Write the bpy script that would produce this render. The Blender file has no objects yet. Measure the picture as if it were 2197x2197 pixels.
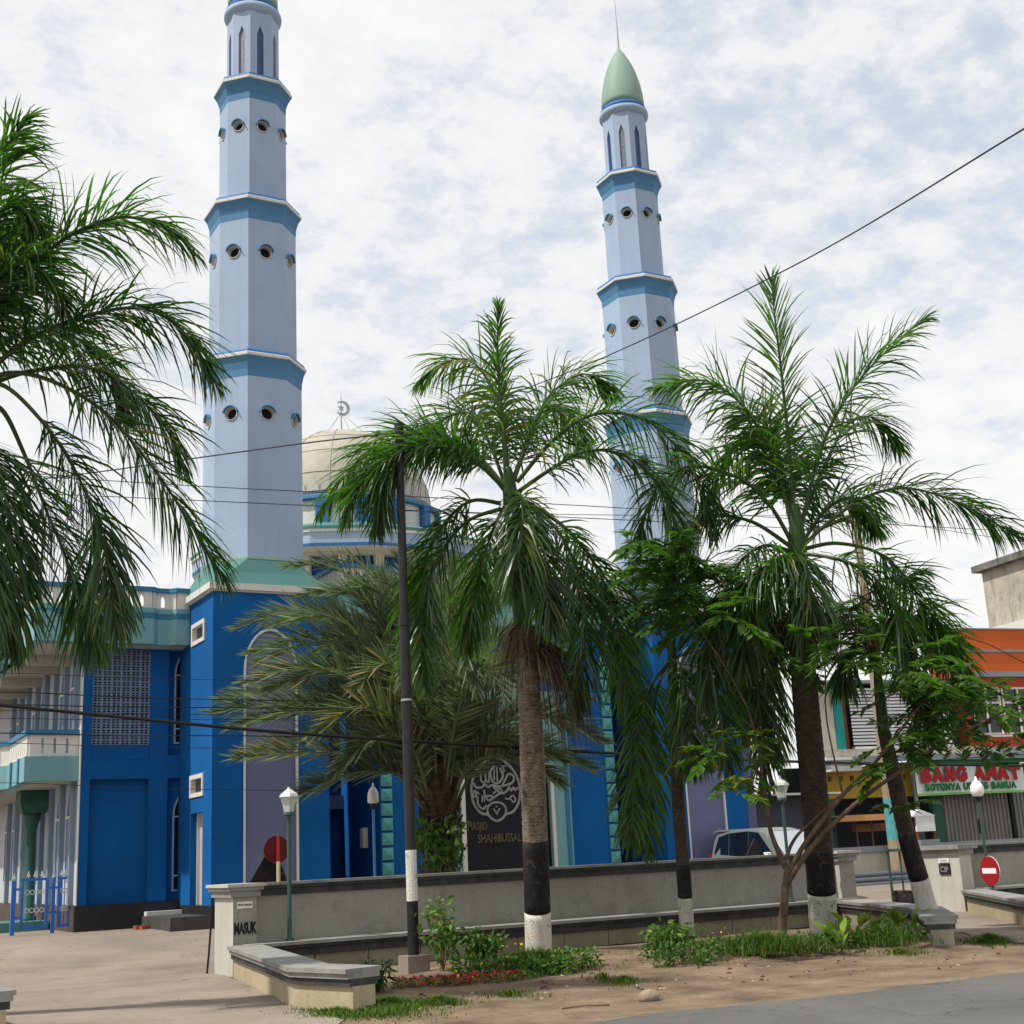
import bpy, math, random
import numpy as np
from mathutils import Vector, Matrix
from mathutils.geometry import tessellate_polygon

# ------------------------------------------------------------------ camera, world, sun
SC = bpy.context.scene
COL = SC.collection
R = math.radians
F_PX, PITCH, ROLL, YAW, CPX, EYE = 2862.5, 0.25265921, 0.04994131, math.pi/2 - 1.05560348, 1098.5, 1.6
def _basis():
    f = np.array([math.sin(YAW), math.cos(YAW), 0]); r = np.array([math.cos(YAW), -math.sin(YAW), 0]); z = np.array([0, 0, 1.0])
    fw = f*math.cos(PITCH) + z*math.sin(PITCH); up = -f*math.sin(PITCH) + z*math.cos(PITCH)
    return r*math.cos(ROLL) - up*math.sin(ROLL), up*math.cos(ROLL) + r*math.sin(ROLL), fw
RT, UP, FW = _basis()
cam = bpy.data.objects.new('camera', bpy.data.cameras.new('camera'))
COL.objects.link(cam)
cam.matrix_world = Matrix(((RT[0], UP[0], -FW[0], 0), (RT[1], UP[1], -FW[1], 0), (RT[2], UP[2], -FW[2], EYE), (0, 0, 0, 1)))
cam.data.sensor_width = 36
cam.data.lens = 36*F_PX/2197
cam.data.clip_start = 0.1
cam.data.clip_end = 6000
SC.camera = cam

SUN_DIR = Vector((-0.999*math.cos(R(56)), 0.04*math.cos(R(56)), math.sin(R(56))))     # towards the sun
sun = bpy.data.objects.new('sun', bpy.data.lights.new('sun', 'SUN'))
COL.objects.link(sun)
sun.data.energy = 4.4
sun.data.angle = R(1.2)
sun.data.color = (1.0, 0.95, 0.87)
sun.rotation_euler = SUN_DIR.to_track_quat('Z', 'Y').to_euler()

SC.view_settings.view_transform = 'Standard'
SC.view_settings.look = 'None'
SC.view_settings.exposure = 0.0
SC.view_settings.gamma = 1.0
SC.view_settings.use_curve_mapping = False

def make_world():
    w = bpy.data.worlds.new('World'); SC.world = w; w.use_nodes = True
    nt = w.node_tree; N = nt.nodes; L = nt.links; N.clear()
    out = N.new('ShaderNodeOutputWorld'); bg = N.new('ShaderNodeBackground'); bg.inputs['Strength'].default_value = 0.1
    sky = N.new('ShaderNodeTexSky'); sky.sky_type = 'NISHITA'; sky.sun_disc = False
    sky.sun_elevation = R(56); sky.sun_rotation = math.atan2(SUN_DIR.x, SUN_DIR.y) % (2*math.pi)
    tc = N.new('ShaderNodeTexCoord'); sep = N.new('ShaderNodeSeparateXYZ'); L.new(tc.outputs['Generated'], sep.inputs[0])
    def m(op, a, b=None, clamp=False):
        n = N.new('ShaderNodeMath'); n.operation = op; n.use_clamp = clamp
        for i, v in enumerate((a, b)):
            if v is None: continue
            if isinstance(v, (int, float)): n.inputs[i].default_value = v
            else: L.new(v, n.inputs[i])
        return n.outputs[0]
    den = m('ADD', m('MAXIMUM', sep.outputs['Z'], 0.0), 0.22)
    cb = N.new('ShaderNodeCombineXYZ'); L.new(m('DIVIDE', sep.outputs['X'], den), cb.inputs[0]); L.new(m('DIVIDE', sep.outputs['Y'], den), cb.inputs[1])
    def noise(scale, detail, rough, off):
        mp = N.new('ShaderNodeMapping'); mp.inputs['Location'].default_value = (off, off*1.7, off*.3); L.new(cb.outputs[0], mp.inputs[0])
        n = N.new('ShaderNodeTexNoise'); n.inputs['Scale'].default_value = scale; n.inputs['Detail'].default_value = detail
        n.inputs['Roughness'].default_value = rough; L.new(mp.outputs[0], n.inputs['Vector']); return n.outputs[0]
    big = noise(1.1, 5, .5, 3.1); mid = noise(13.0, 6, .62, 8.4); fine = noise(38.0, 4, .6, 1.9)
    dens = m('ADD', m('ADD', m('MULTIPLY', big, .38), m('MULTIPLY', mid, .68)), m('MULTIPLY', fine, .06))
    rp = N.new('ShaderNodeValToRGB'); L.new(dens, rp.inputs[0])
    rp.color_ramp.elements[0].position = .40; rp.color_ramp.elements[0].color = (0.5, 0.5, 0.5, 1)
    rp.color_ramp.elements[1].position = .55; rp.color_ramp.elements[1].color = (1, 1, 1, 1)
    fac = rp.outputs[0]
    rc = N.new('ShaderNodeValToRGB'); L.new(m('ADD', m('MULTIPLY', mid, .55), m('MULTIPLY', big, .45)), rc.inputs[0])
    rc.color_ramp.elements[0].position = .36; rc.color_ramp.elements[0].color = (7.9, 8.1, 8.45, 1)
    rc.color_ramp.elements[1].position = .62; rc.color_ramp.elements[1].color = (9.7, 9.68, 9.6, 1)
    mix = N.new('ShaderNodeMix'); mix.data_type = 'RGBA'; L.new(fac, mix.inputs[0])
    blue = N.new('ShaderNodeMix'); blue.data_type = 'RGBA'; blue.blend_type = 'ADD'; blue.inputs[0].default_value = 1.0
    L.new(sky.outputs[0], blue.inputs[6]); blue.inputs[7].default_value = (2.6, 3.2, 4.0, 1)
    L.new(blue.outputs[2], mix.inputs[6]); L.new(rc.outputs[0], mix.inputs[7])
    # bright haze low in the sky
    hz = m('POWER', m('SUBTRACT', 1.0, m('MAXIMUM', sep.outputs['Z'], 0.0)), 4.5)
    mh = N.new('ShaderNodeMix'); mh.data_type = 'RGBA'; L.new(m('MULTIPLY', hz, .9), mh.inputs[0])
    L.new(mix.outputs[2], mh.inputs[6]); mh.inputs[7].default_value = (10.1, 10.1, 9.95, 1)
    L.new(mh.outputs[2], bg.inputs['Color']); L.new(bg.outputs[0], out.inputs[0])
make_world()

# ------------------------------------------------------------------ helpers
K = 2197/1932
def ray(x, y): return FW + (x*K - CPX)/F_PX*RT - (y*K - CPX)/F_PX*UP
E0 = np.array([0, 0, EYE])
def at(x, y, d): return tuple(E0 + ray(x, y)*d)                     # point at depth d along the view
def on_plane(x, y, axis, val):
    q = ray(x, y); return tuple(E0 + q*((val - E0[axis])/q[axis]))

def top_of(o):
    while o.parent: o = o.parent
    return o
class MB:
    def __init__(self): self.v = []; self.f = []; self.m = []; self.t = []; self.smooth = False
    def add(self, vs, fs, mi=0):
        b = len(self.v); self.v += [tuple(map(float, p)) for p in vs]
        for q in fs: self.f.append(tuple(b + i for i in q)); self.m.append(mi)
        return self
    def box(self, x0, x1, y0, y1, z0, z1, mi=0):
        vs = [(x, y, z) for z in (z0, z1) for y in (y0, y1) for x in (x0, x1)]
        return self.add(vs, [(0, 2, 3, 1), (4, 5, 7, 6), (0, 1, 5, 4), (2, 6, 7, 3), (0, 4, 6, 2), (1, 3, 7, 5)], mi)
    def prism(self, poly, z0, z1, mi=0):
        n = len(poly); vs = [(p[0], p[1], z0) for p in poly] + [(p[0], p[1], z1) for p in poly]
        fs = [tuple(range(n))[::-1], tuple(range(n, 2*n))] + [(i, (i+1) % n, n+(i+1) % n, n+i) for i in range(n)]
        return self.add(vs, fs, mi)
    def slab(self, outer, holes, d0, d1, axis='y', mi=0):
        def P(a, b, d): return (a, d, b) if axis == 'y' else (d, a, b) if axis == 'x' else (a, b, d)
        loops = [outer] + list(holes); flat = [p for l in loops for p in l]; n = len(flat)
        tris = tessellate_polygon([[Vector((p[0], p[1], 0)) for p in l] for l in loops])
        vs = [P(a, b, d0) for a, b in flat] + [P(a, b, d1) for a, b in flat]
        fs = [tuple(t) for t in tris] + [tuple(n+i for i in t)[::-1] for t in tris]
        s = 0
        for l in loops:
            c = len(l)
            for i in range(c):
                j = (i+1) % c; fs.append((s+i, s+j, n+s+j, n+s+i))
            s += c
        return self.add(vs, fs, mi)
    def tube(self, pts, rad, n=8, cap=True, mi=0):
        pts = [np.array(p, float) for p in pts]; m = len(pts)
        if isinstance(rad, (int, float)): rad = [rad]*m
        vs = []; ref = None
        for i, p in enumerate(pts):
            t = pts[min(i+1, m-1)] - pts[max(i-1, 0)]; t = t/(np.linalg.norm(t) + 1e-9)
            if ref is None: ref = np.array([0, 0, 1.0]) if abs(t[2]) < .9 else np.array([1.0, 0, 0])
            a = np.cross(t, ref); a /= np.linalg.norm(a) + 1e-9; b = np.cross(a, t); ref = b
            for k in range(n):
                c = 2*math.pi*k/n; vs.append(p + rad[i]*(math.cos(c)*a + math.sin(c)*b))
        fs = [(i*n+k, i*n+(k+1) % n, (i+1)*n+(k+1) % n, (i+1)*n+k) for i in range(m-1) for k in range(n)]
        if cap: fs += [tuple(range(n))[::-1], tuple(range((m-1)*n, m*n))]
        return self.add(vs, fs, mi)
    def lathe(self, cx, cy, prof, n=24, mi=0, cap=True):
        vs = [(cx + r*math.cos(2*math.pi*k/n), cy + r*math.sin(2*math.pi*k/n), z) for r, z in prof for k in range(n)]
        fs = [(i*n+k, i*n+(k+1) % n, (i+1)*n+(k+1) % n, (i+1)*n+k) for i in range(len(prof)-1) for k in range(n)]
        if cap: fs += [tuple(range(n))[::-1], tuple(range((len(prof)-1)*n, len(prof)*n))]
        return self.add(vs, fs, mi)
    def loft(self, rings, mi=0, cap=True):
        n = len(rings[0]); vs = [p for r in rings for p in r]
        fs = [(i*n+k, i*n+(k+1) % n, (i+1)*n+(k+1) % n, (i+1)*n+k) for i in range(len(rings)-1) for k in range(n)]
        if cap: fs += [tuple(range(n))[::-1], tuple(range((len(rings)-1)*n, len(rings)*n))]
        return self.add(vs, fs, mi)
    def sweep(self, path, hw, z0, z1, mi=0):
        """a low wall of half width hw along a 2-D path with mitred corners; z0/z1 may be lists"""
        m = len(path); L_ = []; R_ = []
        for i in range(m):
            d0 = Vector(path[i]) - Vector(path[i-1]) if i else None
            d1 = Vector(path[i+1]) - Vector(path[i]) if i < m-1 else None
            d0 = d0 or d1; d1 = d1 or d0
            d0 = d0.normalized(); d1 = d1.normalized(); n0 = Vector((-d0.y, d0.x)); n1 = Vector((-d1.y, d1.x))
            nn = (n0+n1).normalized(); s = hw/max(.4, nn.dot(n0))
            L_.append(Vector(path[i]) + nn*s); R_.append(Vector(path[i]) - nn*s)
        z0 = z0 if isinstance(z0, (list, tuple)) else [z0]*m; z1 = z1 if isinstance(z1, (list, tuple)) else [z1]*m
        rings = [[(L_[i].x, L_[i].y, z0[i]), (R_[i].x, R_[i].y, z0[i]), (R_[i].x, R_[i].y, z1[i]), (L_[i].x, L_[i].y, z1[i])] for i in range(m)]
        return self.loft(rings, mi)
    def build(self, name, mat, parent=None, label=None, kind=None, local=False, smooth=None, tint=None):
        me = bpy.data.meshes.new(name)
        sh = np.zeros(3)
        if parent is not None and not local: sh = np.array(top_of(parent).location)
        v = np.array(self.v, float).reshape(-1, 3) - sh
        me.from_pydata(v.tolist(), [], self.f)
        mats = mat if isinstance(mat, (list, tuple)) else [mat]
        for q in mats: me.materials.append(q)
        if len(mats) > 1: me.polygons.foreach_set('material_index', self.m)
        if smooth or (smooth is None and self.smooth): me.polygons.foreach_set('use_smooth', [True]*len(me.polygons))
        if tint is not None:
            a = me.attributes.new('tint', 'FLOAT', 'POINT'); a.data.foreach_set('value', tint)
        me.update()
        o = bpy.data.objects.new(name, me); COL.objects.link(o)
        if parent is not None: o.parent = parent
        if label: o['label'] = label
        if kind: o['kind'] = kind
        return o
def T(name, label, cat, loc=(0, 0, 0), rotz=0, group=None):
    o = bpy.data.objects.new(name, None); COL.objects.link(o); o.empty_display_size = .3
    o.location = loc; o.rotation_euler = (0, 0, rotz); o['label'] = label; o['category'] = cat
    if group: o['group'] = group
    return o
def tag(o, label, cat, group=None):
    o['label'] = label; o['category'] = cat
    if group: o['group'] = group
    return o
def box(name, mat, parent, *b, **kw): return MB().box(*b).build(name, mat, parent, **kw)
def copy_tree(o, parent=None, skip=()):
    c = o.copy(); COL.objects.link(c)
    if parent: c.parent = parent
    for ch in list(o.children):
        if ch.get('skip'): continue
        copy_tree(ch, c)
    return c
def share(o, parent, loc, rotz=0.0, scale=None):
    c = bpy.data.objects.new(o.name.split('.')[0], o.data); COL.objects.link(c); c.parent = parent; c.location = loc; c.rotation_euler = (0, 0, rotz)
    if scale: c.scale = scale
    return c
def text_mesh(body, size, depth=.01, bold=0.0, sx=1.0):
    cu = bpy.data.curves.new('lettering', 'FONT'); cu.body = body; cu.size = size; cu.extrude = depth; cu.offset = bold
    cu.align_x = 'CENTER'; cu.align_y = 'CENTER'; cu.resolution_u = 3
    o = bpy.data.objects.new('lettering', cu); COL.objects.link(o)
    dg = bpy.context.evaluated_depsgraph_get(); dg.update()
    me = bpy.data.meshes.new_from_object(o.evaluated_get(dg))
    bpy.data.objects.remove(o); bpy.data.curves.remove(cu)
    me.transform(Matrix.Diagonal((sx, 1, 1, 1)))
    return me
def put_text(name, me, mat, parent, loc, facing='-y', local=False, rotz=None):
    me.materials.clear(); me.materials.append(mat)
    o = bpy.data.objects.new(name, me); COL.objects.link(o)
    rot = Matrix.Rotation(math.pi/2, 4, 'X')
    if facing == '-x': rot = Matrix.Rotation(-math.pi/2, 4, 'Z') @ rot
    me.transform(rot)
    sh = Vector((0, 0, 0)) if (local or parent is None) else Vector(top_of(parent).location)
    o.location = Vector(loc) - sh
    if parent: o.parent = parent
    return o

# ------------------------------------------------------------------ materials
def nodes(name):
    m = bpy.data.materials.new(name); m.use_nodes = True; nt = m.node_tree
    return m, nt, nt.nodes, nt.links, nt.nodes['Principled BSDF']
def paint(name, col, rough=.75, var=.10, scale=1.3, streak=.0, scol=None, bump=.25, bscale=28, spec=.25, metal=0, speck=0.0, crack=0.0, blotch=None):
    m, nt, N, L, bs = nodes(name)
    geo = N.new('ShaderNodeNewGeometry')
    n1 = N.new('ShaderNodeTexNoise'); n1.inputs['Scale'].default_value = scale; n1.inputs['Detail'].default_value = 8; n1.inputs['Roughness'].default_value = .62
    L.new(geo.outputs['Position'], n1.inputs['Vector'])
    rp = N.new('ShaderNodeValToRGB'); L.new(n1.outputs[0], rp.inputs[0])
    c = Vector(col); lo = c*(1-var); hi = c*(1+var)
    rp.color_ramp.elements[0].position = .32; rp.color_ramp.elements[0].color = (*lo, 1)
    rp.color_ramp.elements[1].position = .68; rp.color_ramp.elements[1].color = (*hi, 1)
    cur = rp.outputs[0]
    if streak > 0:
        mp = N.new('ShaderNodeMapping'); mp.inputs['Scale'].default_value = (5, 5, .55); L.new(geo.outputs['Position'], mp.inputs[0])
        n2 = N.new('ShaderNodeTexNoise'); n2.inputs['Scale'].default_value = 1.0; n2.inputs['Detail'].default_value = 7; n2.inputs['Roughness'].default_value = .7
        L.new(mp.outputs[0], n2.inputs['Vector'])
        r2 = N.new('ShaderNodeValToRGB'); L.new(n2.outputs[0], r2.inputs[0])
        r2.color_ramp.elements[0].position = .50; r2.color_ramp.elements[0].color = (0, 0, 0, 1)
        r2.color_ramp.elements[1].position = .72; r2.color_ramp.elements[1].color = (streak,)*3 + (1,)
        mx = N.new('ShaderNodeMix'); mx.data_type = 'RGBA'; L.new(r2.outputs[0], mx.inputs[0]); L.new(cur, mx.inputs[6])
        mx.inputs[7].default_value = (*(scol or (c*.45)), 1); cur = mx.outputs[2]
    if speck > 0:
        n4 = N.new('ShaderNodeTexNoise'); n4.inputs['Scale'].default_value = 9; n4.inputs['Detail'].default_value = 5; L.new(geo.outputs['Position'], n4.inputs['Vector'])
        r4 = N.new('ShaderNodeValToRGB'); L.new(n4.outputs[0], r4.inputs[0])
        r4.color_ramp.elements[0].position = .60; r4.color_ramp.elements[0].color = (0, 0, 0, 1)
        r4.color_ramp.elements[1].position = .66; r4.color_ramp.elements[1].color = (speck,)*3 + (1,)
        mx = N.new('ShaderNodeMix'); mx.data_type = 'RGBA'; L.new(r4.outputs[0], mx.inputs[0]); L.new(cur, mx.inputs[6])
        mx.inputs[7].default_value = (*(scol or (c*.45)), 1); cur = mx.outputs[2]
    if blotch:
        n5 = N.new('ShaderNodeTexNoise'); n5.inputs['Scale'].default_value = blotch[0]; n5.inputs['Detail'].default_value = 9; n5.inputs['Roughness'].default_value = .68; L.new(geo.outputs['Position'], n5.inputs['Vector'])
        r5 = N.new('ShaderNodeValToRGB'); L.new(n5.outputs[0], r5.inputs[0])
        r5.color_ramp.elements[0].position = .54; r5.color_ramp.elements[0].color = (0, 0, 0, 1)
        r5.color_ramp.elements[1].position = .70; r5.color_ramp.elements[1].color = (blotch[1],)*3 + (1,)
        mx = N.new('ShaderNodeMix'); mx.data_type = 'RGBA'; L.new(r5.outputs[0], mx.inputs[0]); L.new(cur, mx.inputs[6]); mx.inputs[7].default_value = (*blotch[2], 1); cur = mx.outputs[2]
    if crack > 0:
        nd = N.new('ShaderNodeTexNoise'); nd.inputs['Scale'].default_value = 1.2; nd.inputs['Detail'].default_value = 6; L.new(geo.outputs['Position'], nd.inputs['Vector'])
        va = N.new('ShaderNodeVectorMath'); va.operation = 'MULTIPLY_ADD'; L.new(nd.outputs['Color'], va.inputs[0]); va.inputs[1].default_value = (1.4, 1.4, 0); L.new(geo.outputs['Position'], va.inputs[2])
        vo = N.new('ShaderNodeTexVoronoi'); vo.feature = 'DISTANCE_TO_EDGE'; vo.inputs['Scale'].default_value = .42; L.new(va.outputs[0], vo.inputs['Vector'])
        r6 = N.new('ShaderNodeValToRGB'); L.new(vo.outputs['Distance'], r6.inputs[0])
        r6.color_ramp.elements[0].position = .0; r6.color_ramp.elements[0].color = (crack,)*3 + (1,)
        r6.color_ramp.elements[1].position = .007; r6.color_ramp.elements[1].color = (0, 0, 0, 1)
        mx = N.new('ShaderNodeMix'); mx.data_type = 'RGBA'; L.new(r6.outputs[0], mx.inputs[0]); L.new(cur, mx.inputs[6]); mx.inputs[7].default_value = (*(c*.3), 1); cur = mx.outputs[2]
    L.new(cur, bs.inputs['Base Color'])
    bs.inputs['Roughness'].default_value = rough; bs.inputs['Specular IOR Level'].default_value = spec; bs.inputs['Metallic'].default_value = metal
    if bump > 0:
        n3 = N.new('ShaderNodeTexNoise'); n3.inputs['Scale'].default_value = bscale; n3.inputs['Detail'].default_value = 6; L.new(geo.outputs['Position'], n3.inputs['Vector'])
        b = N.new('ShaderNodeBump'); b.inputs['Strength'].default_value = bump; b.inputs['Distance'].default_value = .02
        L.new(n3.outputs[0], b.inputs['Height']); L.new(b.outputs[0], bs.inputs['Normal'])
    return m
def leaf_mat(name, dark, light, trans, tr=.35, rough=.42, spec=.5):
    m, nt, N, L, bs = nodes(name)
    at_ = N.new('ShaderNodeAttribute'); at_.attribute_name = 'tint'
    rp = N.new('ShaderNodeValToRGB'); L.new(at_.outputs['Fac'], rp.inputs[0])
    rp.color_ramp.elements[0].position = 0; rp.color_ramp.elements[0].color = (*dark, 1)
    rp.color_ramp.elements[1].position = .8; rp.color_ramp.elements[1].color = (*light, 1)
    e = rp.color_ramp.elements.new(1.0); e.color = (light[0]*2.2+.03, light[1]*1.15, light[2]*.7, 1)
    L.new(rp.outputs[0], bs.inputs['Base Color']); bs.inputs['Roughness'].default_value = rough; bs.inputs['Specular IOR Level'].default_value = spec
    tl = N.new('ShaderNodeBsdfTranslucent')
    mm = N.new('ShaderNodeMix'); mm.data_type = 'RGBA'; mm.blend_type = 'MULTIPLY'; mm.inputs[0].default_value = 1
    L.new(rp.outputs[0], mm.inputs[6]); mm.inputs[7].default_value = (*trans, 1); L.new(mm.outputs[2], tl.inputs[0])
    ms = N.new('ShaderNodeMixShader'); ms.inputs[0].default_value = tr
    L.new(bs.outputs[0], ms.inputs[1]); L.new(tl.outputs[0], ms.inputs[2]); L.new(ms.outputs[0], N['Material Output'].inputs[0])
    return m
def trunk_mat(name, c0, c1, ring=9.0, bump=.6):
    m, nt, N, L, bs = nodes(name)
    geo = N.new('ShaderNodeNewGeometry')
    wv = N.new('ShaderNodeTexWave'); wv.wave_type = 'BANDS'; wv.bands_direction = 'Z'; wv.inputs['Scale'].default_value = ring/6.28
    wv.inputs['Distortion'].default_value = 9.0; wv.inputs['Detail'].default_value = 3; wv.inputs['Detail Scale'].default_value = 2
    L.new(geo.outputs['Position'], wv.inputs['Vector'])
    n = N.new('ShaderNodeTexNoise'); n.inputs['Scale'].default_value = 6; n.inputs['Detail'].default_value = 10; n.inputs['Roughness'].default_value = .78
    L.new(geo.outputs['Position'], n.inputs['Vector'])
    ad = N.new('ShaderNodeMath'); ad.operation = 'MULTIPLY_ADD'; ad.inputs[1].default_value = .13; L.new(wv.outputs['Fac'], ad.inputs[0]); L.new(n.outputs[0], ad.inputs[2])
    rp = N.new('ShaderNodeValToRGB'); L.new(ad.outputs[0], rp.inputs[0])
    rp.color_ramp.elements[0].position = .40; rp.color_ramp.elements[0].color = (*c0, 1)
    rp.color_ramp.elements[1].position = .72; rp.color_ramp.elements[1].color = (*c1, 1)
    L.new(rp.outputs[0], bs.inputs['Base Color']); bs.inputs['Roughness'].default_value = .9
    b = N.new('ShaderNodeBump'); b.inputs['Strength'].default_value = bump; b.inputs['Distance'].default_value = .03; L.new(ad.outputs[0], b.inputs['Height']); L.new(b.outputs[0], bs.inputs['Normal'])
    return m
def glass(name, col, rough=.08):
    m, nt, N, L, bs = nodes(name)
    bs.inputs['Base Color'].default_value = (*col, 1); bs.inputs['Roughness'].default_value = rough; bs.inputs['Specular IOR Level'].default_value = .6
    return m

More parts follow.
